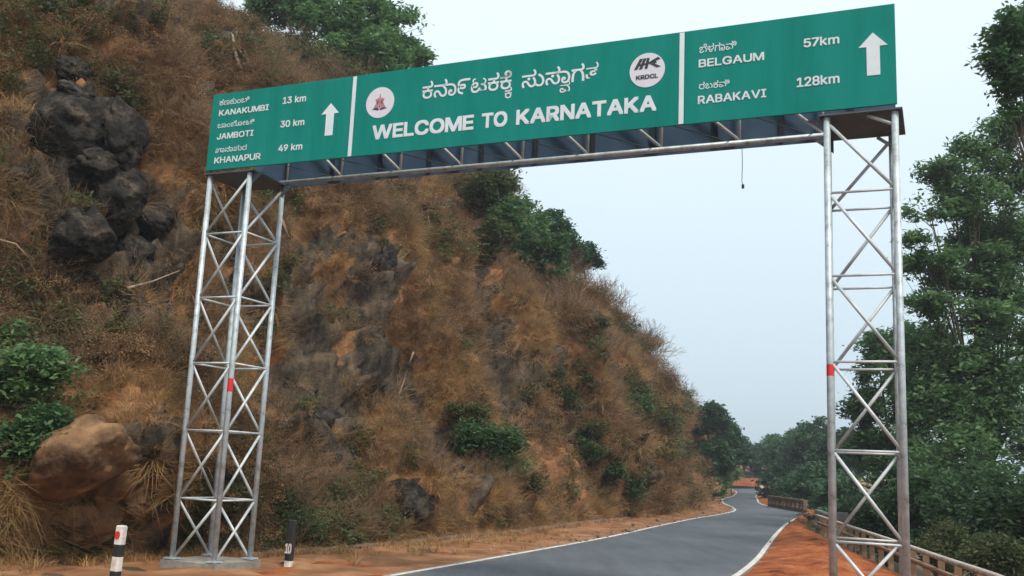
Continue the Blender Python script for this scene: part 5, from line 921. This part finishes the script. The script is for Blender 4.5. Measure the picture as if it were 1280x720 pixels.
    '8': '226,-7,0;193,-5,0;163,1,0;136,11,0;111,25,0;91,42,0;74,62,0;62,84,0;54,109,0;52,135,0;53,156,0;58,176,0;65,195,0;75,212,0;87,228,0;101,241,0;117,252,0;134,260,0;153,265,0;153,267,0;129,276,0;109,289,0;93,308,0;80,330,0;73,354,0;70,380,0;73,405,0;79,429,0;90,450,0;106,469,0;124,485,0;146,498,0;170,508,0;197,514,0;226,516,0;255,514,0;282,508,0;306,498,0;328,485,0;346,469,0;361,450,0;373,429,0;379,405,0;382,380,0;379,354,0;372,330,0;359,308,0;343,289,0;323,276,0;300,267,0;300,265,0;319,260,0;335,252,0;351,241,0;365,228,0;377,212,0;387,195,0;395,176,0;399,156,0;401,135,0;398,109,0;391,84,0;378,62,0;362,42,0;341,25,0;317,11,0;289,1,0;259,-5,0;226,49,0;248,50,0;267,54,0;285,60,0;300,69,0;313,79,0;323,91,0;331,106,0;335,121,0;337,139,0;335,157,0;330,173,0;322,189,0;312,202,0;298,213,0;283,223,0;265,230,0;247,234,0;226,235,0;206,234,0;187,230,0;169,223,0;154,213,0;140,202,0;130,189,0;122,173,0;117,157,0;115,139,0;117,121,0;121,106,0;129,91,0;139,79,0;152,69,0;167,60,0;185,54,0;205,50,0;226,290,0;244,291,0;260,294,0;274,300,0;287,308,0;298,318,0;307,330,0;314,344,0;318,359,0;319,376,0;318,392,0;314,407,0;308,420,0;299,432,0;288,442,0;275,449,0;260,455,0;244,459,0;226,460,0;208,459,0;192,455,0;177,449,0;164,442,0;153,432,0;145,420,0;138,407,0;134,392,0;133,376,0;134,359,0;138,344,0;145,330,0;154,318,0;165,308,0;178,300,0;193,294,0;209,291,0|33,35,34;32,35,33;32,36,35;31,36,32;31,37,36;30,37,31;30,38,37;30,39,38;29,39,30;29,121,39;121,40,39;28,123,29;123,122,29;122,121,29;28,124,123;120,40,121;119,40,120;28,125,124;27,125,28;119,41,40;27,126,125;118,41,119;27,127,126;117,41,118;27,128,127;116,41,117;26,128,27;116,42,41;26,129,128;115,42,116;114,42,115;26,130,129;25,130,26;114,43,42;113,43,114;25,131,130;24,131,25;113,44,43;24,132,131;112,44,113;111,44,112;24,133,132;111,45,44;23,133,24;110,45,111;23,134,133;23,135,134;109,45,110;109,46,45;22,135,23;108,46,109;22,136,135;22,137,136;107,46,108;107,47,46;21,137,22;21,138,137;106,47,107;21,139,138;105,47,106;21,104,139;104,47,105;21,47,104;21,48,47;20,48,21;20,49,48;19,49,20;18,49,19;18,50,49;17,50,18;17,51,50;16,51,17;16,52,51;15,52,16;15,53,52;14,86,15;86,53,15;86,54,53;14,87,86;85,54,86;14,88,87;84,54,85;14,89,88;83,54,84;13,89,14;83,55,54;13,90,89;82,55,83;81,55,82;13,91,90;12,91,13;81,56,55;12,92,91;80,56,81;11,92,12;80,57,56;11,93,92;79,57,80;10,93,11;79,58,57;10,94,93;78,58,79;10,95,94;77,58,78;9,95,10;77,59,58;9,96,95;76,59,77;8,96,9;76,60,59;75,60,76;8,97,96;7,97,8;75,61,60;7,98,97;74,61,75;7,99,98;73,61,74;6,99,7;73,62,61;6,100,99;72,62,73;6,101,100;71,62,72;5,101,6;71,63,62;5,102,101;70,63,71;69,63,70;5,103,102;5,68,103;68,63,69;5,63,68;5,64,63;4,64,5;4,65,64;3,65,4;2,65,3;2,66,65;2,67,66;1,67,2;1,0,67',
    '9': '226,516,0;256,513,0;285,506,0;310,494,0;333,478,0;352,458,0;368,434,0;380,408,0;387,378,0;389,347,0;387,322,0;382,296,0;373,270,0;359,240,0;340,207,0;315,168,0;200,0,0;130,0,0;301,248,0;307,248,0;302,238,0;295,229,0;287,221,0;278,214,0;268,207,0;257,202,0;245,198,0;232,195,0;218,195,0;188,197,0;161,203,0;137,214,0;116,229,0;98,247,0;83,269,0;72,294,0;66,321,0;64,352,0;66,382,0;73,411,0;85,436,0;101,459,0;120,479,0;143,494,0;168,506,0;196,513,0;226,460,0;207,459,0;190,454,0;174,446,0;160,435,0;148,423,0;138,407,0;131,390,0;127,372,0;125,352,0;127,331,0;131,313,0;138,295,0;148,280,0;160,268,0;174,257,0;190,250,0;207,245,0;226,243,0;245,245,0;263,249,0;279,257,0;293,267,0;305,280,0;314,295,0;322,312,0;326,330,0;327,350,0;326,371,0;322,390,0;314,407,0;305,422,0;293,435,0;279,446,0;263,454,0;245,459,0|45,1,0;44,1,45;44,2,1;43,2,44;43,3,2;42,3,43;42,4,3;41,4,42;41,46,4;46,5,4;41,47,46;81,5,46;40,47,41;40,48,47;80,5,81;80,6,5;40,49,48;79,6,80;40,50,49;78,6,79;39,50,40;39,51,50;77,6,78;77,7,6;39,52,51;76,7,77;38,52,39;76,8,7;38,53,52;75,8,76;38,54,53;74,8,75;37,54,38;74,9,8;37,55,54;73,9,74;36,55,37;36,56,55;72,9,73;72,10,9;36,57,56;71,10,72;71,11,10;35,57,36;35,58,57;70,11,71;70,12,11;35,59,58;69,12,70;34,59,35;34,60,59;68,12,69;68,13,12;33,60,34;33,61,60;67,13,68;33,62,61;66,19,67;19,13,67;33,63,62;65,18,66;18,19,66;65,24,18;24,17,18;20,13,19;32,63,33;32,64,63;64,24,65;32,24,64;20,14,13;21,14,20;22,14,21;31,24,32;23,14,22;30,24,31;24,14,23;30,25,24;17,14,24;17,15,14;29,25,30;29,26,25;29,27,26;28,27,29;17,16,15',
    'k': '110,137,0;110,212,0;121,212,0;284,379,0;360,379,0;184,199,0;177,199,0;53,0,1;53,509,1;114,509,1;114,0,1;294,0,2;148,186,2;191,229,2;372,0,2|2,4,3;2,5,4;0,2,1;0,6,2;6,5,2;7,9,8;7,10,9;12,14,13;11,14,12',
    'm': '53,0,0;53,379,0;112,379,0;112,295,0;108,295,0;114,314,0;122,331,0;132,346,0;144,358,0;158,368,0;172,376,0;187,382,0;203,385,0;219,386,0;245,383,0;268,375,0;287,361,0;303,342,0;314,320,0;321,295,0;312,295,0;318,312,0;326,329,0;337,343,0;350,356,0;364,366,0;381,375,0;398,381,0;417,385,0;437,386,0;458,385,0;478,380,0;497,372,0;514,361,0;529,346,0;541,328,0;550,307,0;555,283,0;557,255,0;557,0,0;496,0,0;496,254,0;493,279,0;485,298,0;473,313,0;456,323,0;438,329,0;419,330,0;402,329,0;387,326,0;374,320,0;363,312,0;353,302,0;345,290,0;340,277,0;336,263,0;335,247,0;335,0,0;274,0,0;274,260,0;272,280,0;265,297,0;253,311,0;238,322,0;220,328,0;199,330,0;185,329,0;171,326,0;158,320,0;145,312,0;135,302,0;126,289,0;119,274,0;115,257,0;114,238,0;114,0,0|12,14,13;28,30,29;11,14,12;27,30,28;27,31,30;11,15,14;10,15,11;26,31,27;26,32,31;0,2,1;0,4,2;4,3,2;9,15,10;25,32,26;9,16,15;25,33,32;8,16,9;24,33,25;8,17,16;24,34,33;7,17,8;23,34,24;23,35,34;6,17,7;22,47,23;47,35,23;6,65,17;65,18,17;5,66,6;66,65,6;64,18,65;22,48,47;46,35,47;5,67,66;22,49,48;21,49,22;45,35,46;45,36,35;63,18,64;5,68,67;21,50,49;44,36,45;62,18,63;5,69,68;62,19,18;21,51,50;4,69,5;43,36,44;20,51,21;4,70,69;20,52,51;61,19,62;43,37,36;20,53,52;4,71,70;42,37,43;60,20,61;20,19,61;0,72,4;72,71,4;60,53,20;60,54,53;42,38,37;59,54,60;41,38,42;59,55,54;0,73,72;59,56,55;58,56,59;0,74,73;41,39,38;40,39,41;58,57,56;0,75,74',
}
def latin(txt, gap=70):
    V = []; F = []; cur = 0
    for ch in txt:
        if ch == ' ': cur += 230; continue
        a, b = GLYPH[ch].split('|'); v = np.array([[float(q) for q in p.split(',')] for p in a.split(';')]); o = cur - v[:, 0].min(); b0 = len(V)
        V += [(x + o, y, l_ * .4) for x, y, l_ in v]; F += [tuple(int(q) + b0 for q in p.split(',')) for p in b.split(';')]; cur = cur + v[:, 0].max() - v[:, 0].min() + gap
    return np.array(V) / 1000., F
def glyphs(txt, bold=0.0):
    cu = bpy.data.curves.new('text', 'FONT'); cu.body = txt; cu.resolution_u = 4; cu.offset = bold
    o = bpy.data.objects.new('text', cu); COL.objects.link(o)
    bpy.context.view_layer.update(); dg = bpy.context.evaluated_depsgraph_get()
    me = bpy.data.meshes.new_from_object(o.evaluated_get(dg)); V = np.zeros(len(me.vertices) * 3); me.vertices.foreach_get('co', V); V = V.reshape(-1, 3)
    F = [tuple(p.vertices) for p in me.polygons]
    bpy.data.objects.remove(o); bpy.data.curves.remove(cu)
    return V, F
def text(name, pieces, x0, x1, z0, z1, parent, m='white', bold=.012, y=None, thick=.0035):
    """pieces: list of (string, dx, dz, scale) in em units, or a plain string; fitted into the box"""
    if isinstance(pieces, str): pieces = [(pieces, None, 0, 1)]
    V = []; F = []; cur = 0
    for s_, dx, dz, sc_ in pieces:
        v, f = latin(s_) if s_.isascii() else glyphs(s_, bold)
        if len(v) == 0: cur += .3; continue
        v = v * sc_
        if dx is None: off = cur - v[:, 0].min() if cur else 0; 
        else: off = cur + dx - v[:, 0].min()
        v = v + np.array([off, dz, 0]); b0 = len(V); V += list(v); F += [tuple(i + b0 for i in q) for q in f]
        if sc_ == 1: cur = v[:, 0].max() + .05
    V = np.array(V); a = V.min(0); b = V.max(0)
    X = x0 + (V[:, 0] - a[0]) / (b[0] - a[0]) * (x1 - x0); Zz = z0 + (V[:, 1] - a[1]) / (b[1] - a[1]) * (z1 - z0)
    yy = yS - .0045 if y is None else y
    if isinstance(pieces[0][0], str) and pieces[0][0].isascii():      # heavier strokes: the outline laid down four times, each a hair proud
        n_ = len(X); VV = []; FF = []
        X = x0 + thick + (X - x0) * (x1 - x0 - 2 * thick) / (x1 - x0); Zz = z0 + thick + (Zz - z0) * (z1 - z0 - 2 * thick) / (z1 - z0)
        for k_, (ax, az_) in enumerate(((-1, -1), (1, -1), (-1, 1), (1, 1), (0, 0))):
            VV += [(x + ax * thick, yy - .00035 * k_ - l_ * .12, z + az_ * thick) for x, z, l_ in zip(X, Zz, V[:, 2])]; FF += [tuple(q + k_ * n_ for q in f) for f in F]
    else: VV = [(x, yy, z) for x, z in zip(X, Zz)]; FF = F
    me = bpy.data.meshes.new(name); me.from_pydata(VV, [], FF); me.update()
    return link(name, me, MT[m], parent)
p0, p1, p2 = pan
text('lettering', 'KANAKUMBI', .14, 1.01, 6.300, 6.390, p0); text('lettering', 'JAMBOTI', .145, .785, 5.945, 6.037, p0); text('lettering', 'KHANAPUR', .14, .945, 5.588, 5.682, p0)
text('lettering', '13 km', 1.24, 1.63, 6.363, 6.463, p0); text('lettering', '30 km', 1.237, 1.635, 6.018, 6.118, p0); text('lettering', '49 km', 1.237, 1.635, 5.67, 5.768, p0)
text('kannada_lettering', '\u0c95\u0ca3\u0c95\u0cc1\u0c82\u0cac\u0cbf', .13, .66, 6.462, 6.555, p0, bold=.004)
text('kannada_lettering', '\u0c9c\u0cbe\u0c82\u0cac\u0ccb\u0c9f\u0cbf', .135, .78, 6.120, 6.207, p0, bold=.004)
text('kannada_lettering', '\u0c96\u0cbe\u0ca8\u0cbe\u0caa\u0cc1\u0cb0', .14, .69, 5.748, 5.835, p0, bold=.004)
text('lettering', 'WELCOME', 2.735, 4.225, 5.699, 5.902, p1, thick=.010); text('lettering', 'TO', 4.335, 4.69, 5.699, 5.902, p1, thick=.010); text('lettering', 'KARNATAKA', 4.81, 6.60, 5.70, 5.897, p1, thick=.010)
# large Kannada line: base letters with the joined letters set below them
text('kannada_lettering', [('\u0c95', None, 0, 1), ('\u0ca8\u0cbe', None, 0, 1), ('\u0cef', None, 0, 1), ('\u0c9f', None, 0, 1), ('\u0c95', None, 0, 1), ('\u0c95\u0cc6', None, 0, 1), ('\u0c95', -.34, -.42, .62)],
     3.455, 4.735, 6.065, 6.437, p1, bold=.008)
text('kannada_lettering', [('\u0cb8\u0cc1', None, 0, 1), ('\u0cb8\u0cbe', None, 0, 1), ('\u0cb5', -.50, -.42, .62), ('\u0c97', None, 0, 1), ('\u0ca4', None, 0, 1)],
     4.865, 5.875, 6.055, 6.41, p1, bold=.008)
text('lettering', 'BELGAUM', 7.093, 7.84, 6.167, 6.268, p2); text('lettering', 'RABAKAVI', 7.088, 7.862, 5.722, 5.822, p2)
text('lettering', '57km', 8.272, 8.653, 6.256, 6.362, p2); text('lettering', '128km', 8.193, 8.648, 5.797, 5.910, p2)
text('kannada_lettering', '\u0cac\u0cc6\u0cb3\u0c97\u0cbe\u0cb5\u0cbf', 7.10, 7.53, 6.345, 6.455, p2, bold=.004)
text('kannada_lettering', '\u0cb0\u0cac\u0c95\u0cb5\u0cbf', 7.10, 7.453, 5.90, 5.99, p2, bold=.004)
# round emblems
def disc(cx, cz, r_, m, parent, name='emblem_disc', y=None, n=40):
    yy = yS - .003 if y is None else y
    mb = MB(); mb.prism([(cx + r_ * math.cos(2 * math.pi * k_ / n), cz + r_ * math.sin(2 * math.pi * k_ / n)) for k_ in range(n)], yy - .002, yy + .002); return flat(mb, name, m, parent)
e1 = disc(2.822, 6.214, .215, 'logo', p1); e2 = disc(6.478, 6.216, .215, 'logo', p1)
def wing(pts, parent, m, name='emblem_print'):
    mb = MB()
    for pl in pts: mb.prism(pl, yS - .0095, yS - .0065)
    return flat(mb, name, m, parent)
cx, cz = 2.822, 6.214
wing([[(cx - .012, cz - .07), (cx + .012, cz - .07), (cx + .014, cz + .02), (cx + .004, cz + .12), (cx - .006, cz + .12), (cx - .014, cz + .02)],
      [(cx - .09, cz - .07), (cx - .02, cz - .09), (cx - .02, cz + .02), (cx - .05, cz + .055), (cx - .07, cz + .05), (cx - .05, cz + .0)],
      [(cx + .09, cz - .07), (cx + .02, cz - .09), (cx + .02, cz + .02), (cx + .05, cz + .055), (cx + .07, cz + .05), (cx + .05, cz + .0)],
      [(cx - .045, cz - .02), (cx - .018, cz - .02), (cx - .018, cz + .06), (cx - .035, cz + .07)], [(cx + .045, cz - .02), (cx + .018, cz - .02), (cx + .018, cz + .06), (cx + .035, cz + .07)]], e1, 'maroon')
wing([[(cx - .115, cz - .085), (cx - .02, cz - .105), (cx + .0, cz - .09), (cx - .05, cz - .07)], [(cx + .115, cz - .085), (cx + .02, cz - .105), (cx + .0, cz - .09), (cx + .05, cz - .07)]], e1, 'ink')
cx, cz = 6.478, 6.216
wing([[(cx - .16, cz + .02), (cx - .12, cz + .02), (cx - .05, cz + .15), (cx - .09, cz + .15)], [(cx - .10, cz + .02), (cx - .06, cz + .02), (cx - .01, cz + .15), (cx - .045, cz + .15)], [(cx - .03, cz + .02), (cx + .005, cz + .02), (cx + .03, cz + .15), (cx - .005, cz + .15)],
      [(cx + .0, cz + .085), (cx + .03, cz + .075), (cx + .16, cz + .125), (cx + .13, cz + .15)], [(cx + .03, cz + .075), (cx + .06, cz + .085), (cx + .165, cz + .03), (cx + .12, cz + .02)], [(cx + .05, cz + .10), (cx + .08, cz + .115), (cx + .12, cz + .085), (cx + .09, cz + .07)], [(cx - .11, cz + .06), (cx + .0, cz + .07), (cx + .0, cz + .09), (cx - .10, cz + .08)]], e2, 'ink')
text('lettering', 'KRDCL', 6.345, 6.615, 6.105, 6.160, e2, 'ink', thick=.0025, y=yS - .0095)

# ------------------------------------------------------------------ guide posts
def guide_post(loc, bands, wd, lean, label, text_=None, dot=None, rotz=-.35):
    e = empty('guide_post', loc, label, 'guide post', 'guide posts along the hill side of the road'); e.rotation_euler = (R(lean[0]), R(lean[1]), rotz)
    z = 0
    for h_, m_ in bands:
        mb = MB(); z0 = z - (.1 if z == 0 else 0); z1 = z + h_; q = wd / 2; ch = q * .35
        oct_ = [(-q + ch, -q), (q - ch, -q), (q, -q + ch), (q, q - ch), (q - ch, q), (-q + ch, q), (-q, q - ch), (-q, -q + ch)]
        top = z1 >= sum(b_[0] for b_ in bands) - 1e-6
        vs = [(x, y, z0) for x, y in oct_] + [(x, y, z1 - (.012 if top else 0)) for x, y in oct_]; fs = [(i, (i + 1) % 8, (i + 1) % 8 + 8, i + 8) for i in range(8)]
        if top: vs += [(x * .8, y * .8, z1) for x, y in oct_]; fs += [(i + 8, (i + 1) % 8 + 8, (i + 1) % 8 + 16, i + 16) for i in range(8)] + [tuple(range(16, 24))]
        mb.add(vs, fs); mb.build('painted_band', MT['white_paint' if m_ == 'w' else 'black_paint'], e); z = z1
    if dot:
        mb = MB(); mb.prism([(.032 * math.cos(a_ / 16 * 6.283), dot + .042 * math.sin(a_ / 16 * 6.283)) for a_ in range(16)], -wd / 2 - .008, -wd / 2 + .002); mb.build('reflector', MT['red'], e)
    if text_:
        V_, F_ = latin(text_, 40); a_ = V_.min(0); b_ = V_.max(0); sc_ = (wd * .95) / (b_[0] - a_[0])
        me = bpy.data.meshes.new('post_number'); q5 = [(-1, -1), (1, -1), (-1, 1), (1, 1), (0, 0)]; me.from_pydata([((x - (a_[0] + b_[0]) / 2) * sc_ * .92 + ax * .005, -wd / 2 - .004 - .0004 * k5 - _z * .12, .195 + (y - a_[1]) / (b_[1] - a_[1]) * .13 + az_ * .005) for k5, (ax, az_) in enumerate(q5) for x, y, _z in V_], [], [tuple(q + k5 * len(V_) for q in f) for k5 in range(5) for f in F_]); me.update(); link('post_number', me, MT['white_paint'], e)
    return e
pp = gr(141, 741)
guide_post((pp.x, pp.y, 0), [(.23, 'b'), (.15, 'w'), (.13, 'b'), (.20, 'w')], .098, (0, 2), 'white and black banded post with a red reflector, left of the tower', dot=.61)
pp = gr(360, 709)
guide_post((pp.x, pp.y, 0), [(.09, 'w'), (.56, 'b')], .105, (0, 2), 'black post with white digits right of the left tower', text_='10', rotz=-.28)
pp = gr(825, 642)
guide_post((pp.x, pp.y, 0), [(.12, 'w'), (.12, 'b'), (.17, 'w')], .12, (0, 0), 'small white post far along the verge under the slope')

# ------------------------------------------------------------------ guard rail on the valley side
RP, ru = resample(RAIL[1:8], 600)
e = empty('guard_rail', (RP[0][0], RP[0][1], 0), 'dusty two beam guard rail with closely set posts right of the road', 'guard rail')
O = np.array([RP[0][0], RP[0][1]])
def beam(P, o, z, hgt, th, m, name, par, sag=0):
    A = offset(P, o - th / 2) - O; Bq = offset(P, o + th / 2) - O; n_ = len(P); V = []; 
    for q, zz in ((A, z - hgt / 2), (A, z + hgt / 2), (Bq, z + hgt / 2), (Bq, z - hgt / 2)): V.append(np.c_[q, np.full(n_, zz)])
    V = np.concatenate(V); F = [(j * n_ + i, j * n_ + i + 1, ((j + 1) % 4) * n_ + i + 1, ((j + 1) % 4) * n_ + i) for j in range(4) for i in range(n_ - 1)] + [(0, n_, 2 * n_, 3 * n_), (n_ - 1, 4 * n_ - 1, 3 * n_ - 1, 2 * n_ - 1)]
    return link(name, mesh_np(name, V, F), MT[m], par)
P120 = RP[::5]
beam(P120, 0, .48, .06, .10, 'rail', 'top_beam', e); beam(P120, .02, .27, .055, .07, 'rail_rust', 'lower_beam', e)
L_ = ru[-1]; npost = int(L_ / 1.05); pm = MB().box((0, 0, 0), (.10, .10, .92)).mesh('post'); pm.materials.append(MT['rail_post'])
for i in range(npost):
    q = RP[min(599, int(599 * (i + .5) / npost))] - O
    o = bpy.data.objects.new('post', pm); COL.objects.link(o); o.parent = e; o.location = (q[0] + .09, q[1] - .02, -.04); o.rotation_euler = (0, R(random.uniform(-2, 2)), -.38)
c = at(1053, 645, 33); mb = MB(); mb.box((0, 0, .1), (.42, .35, .75)); mb.box((0, 0, .50), (.36, .30, .05)); o = mb.build('marker_block', MT['concrete']); o.location = (c.x, c.y, .05); o.rotation_euler = (0, 0, -.3)
tag(o, 'pinkish concrete block with a red patch behind the guard rail', 'concrete block')
MB().box((-.04, -.18, .18), (.16, .012, .30)).build('red_patch', MT['rail_rust'], o)
# long parapet by the bend
def parapet(a, b, hgt, label, npan, m='concrete'):
    a = Vector(a); b = Vector(b); d = b - a; l = d.length; e = empty('parapet', a, label, 'parapet'); e.rotation_euler = (0, 0, math.atan2(d.y, d.x))
    MB().box((l / 2, 0, hgt - .06), (l + .2, .24, .12)).build('coping', MT[m], e); MB().box((l / 2, 0, .06), (l + .1, .22, .26)).build('plinth', MT[m], e)
    for i in range(npan + 1): MB().box((l * i / npan, 0, hgt / 2 + .03), (.09 if i % 4 else .26, .20, hgt - .18)).build('baluster', MT[m], e)
    return e
a = gr(1006, 641); b = gr(962, 633)
parapet((a.x, a.y, 0), (b.x, b.y, 0), .62, 'dark openwork concrete parapet beyond the red shoulder at the bend', 9, 'kerb')
a = gr(1000, 629); b = gr(957, 611)
parapet((a.x, a.y, 0), (b.x, b.y, 0), .8, 'low pale parapet running along the far bend', 30)
a = at(1022, 640, 40); b = at(1040, 650, 34)
parapet((b.x, b.y, -.3), (a.x, a.y, -.3), .75, 'short grey parapet piece just behind the guard rail end', 5)
# red banked earth across the far bend
bank = MB()
xsb = np.linspace(0, 1, 60)
pa = np.array((8.0, 236.0, 0)); pb = np.array((66.0, 224.0, 0))
for i, t_ in enumerate(xsb):
    q = pa * (1 - t_) + pb * t_
    for k_, (dy_, z_) in enumerate(((0, -.1), (.4, .75), (3.5, .9), (4.2, 1.7), (9, 1.5), (9.5, -.1))):
        bank.v.append((q[0] + dy_ * .2 + random.uniform(-.2, .2), q[1] + dy_ + random.uniform(-.3, .3), z_ * (1 + random.uniform(-.08, .08))))
    if i:
        for k_ in range(5): b0 = (i - 1) * 6 + k_; bank.f.append((b0, b0 + 6, b0 + 7, b0 + 1))
bank.build('red_bank', MT['redsoil'], kind='structure')
c = at(952, 600, 170); tg = MB().box((0, 0, 1.0), (.6, .3, 2.2)).build('marker_stone', MT['white_paint']); tg.location = (c.x, c.y, 0); tag(tg, 'white marker stone at the far end of the road', 'marker stone')

# ------------------------------------------------------------------ haze in the air
mh = bpy.data.materials.new('thin haze'); mh.use_nodes = True; hn = mh.node_tree; hn.nodes.clear()
ho = hn.nodes.new('ShaderNodeOutputMaterial'); hv = hn.nodes.new('ShaderNodeVolumePrincipled')
hv.inputs['Color'].default_value = (.86, .93, 1.0, 1); hv.inputs['Density'].default_value = HAZE; hv.inputs['Anisotropy'].default_value = .2
hn.links.new(hv.outputs[0], ho.inputs['Volume'])
MB().box((0, 550, 15), (2000, 2200, 74)).build('haze', mh, kind='stuff')
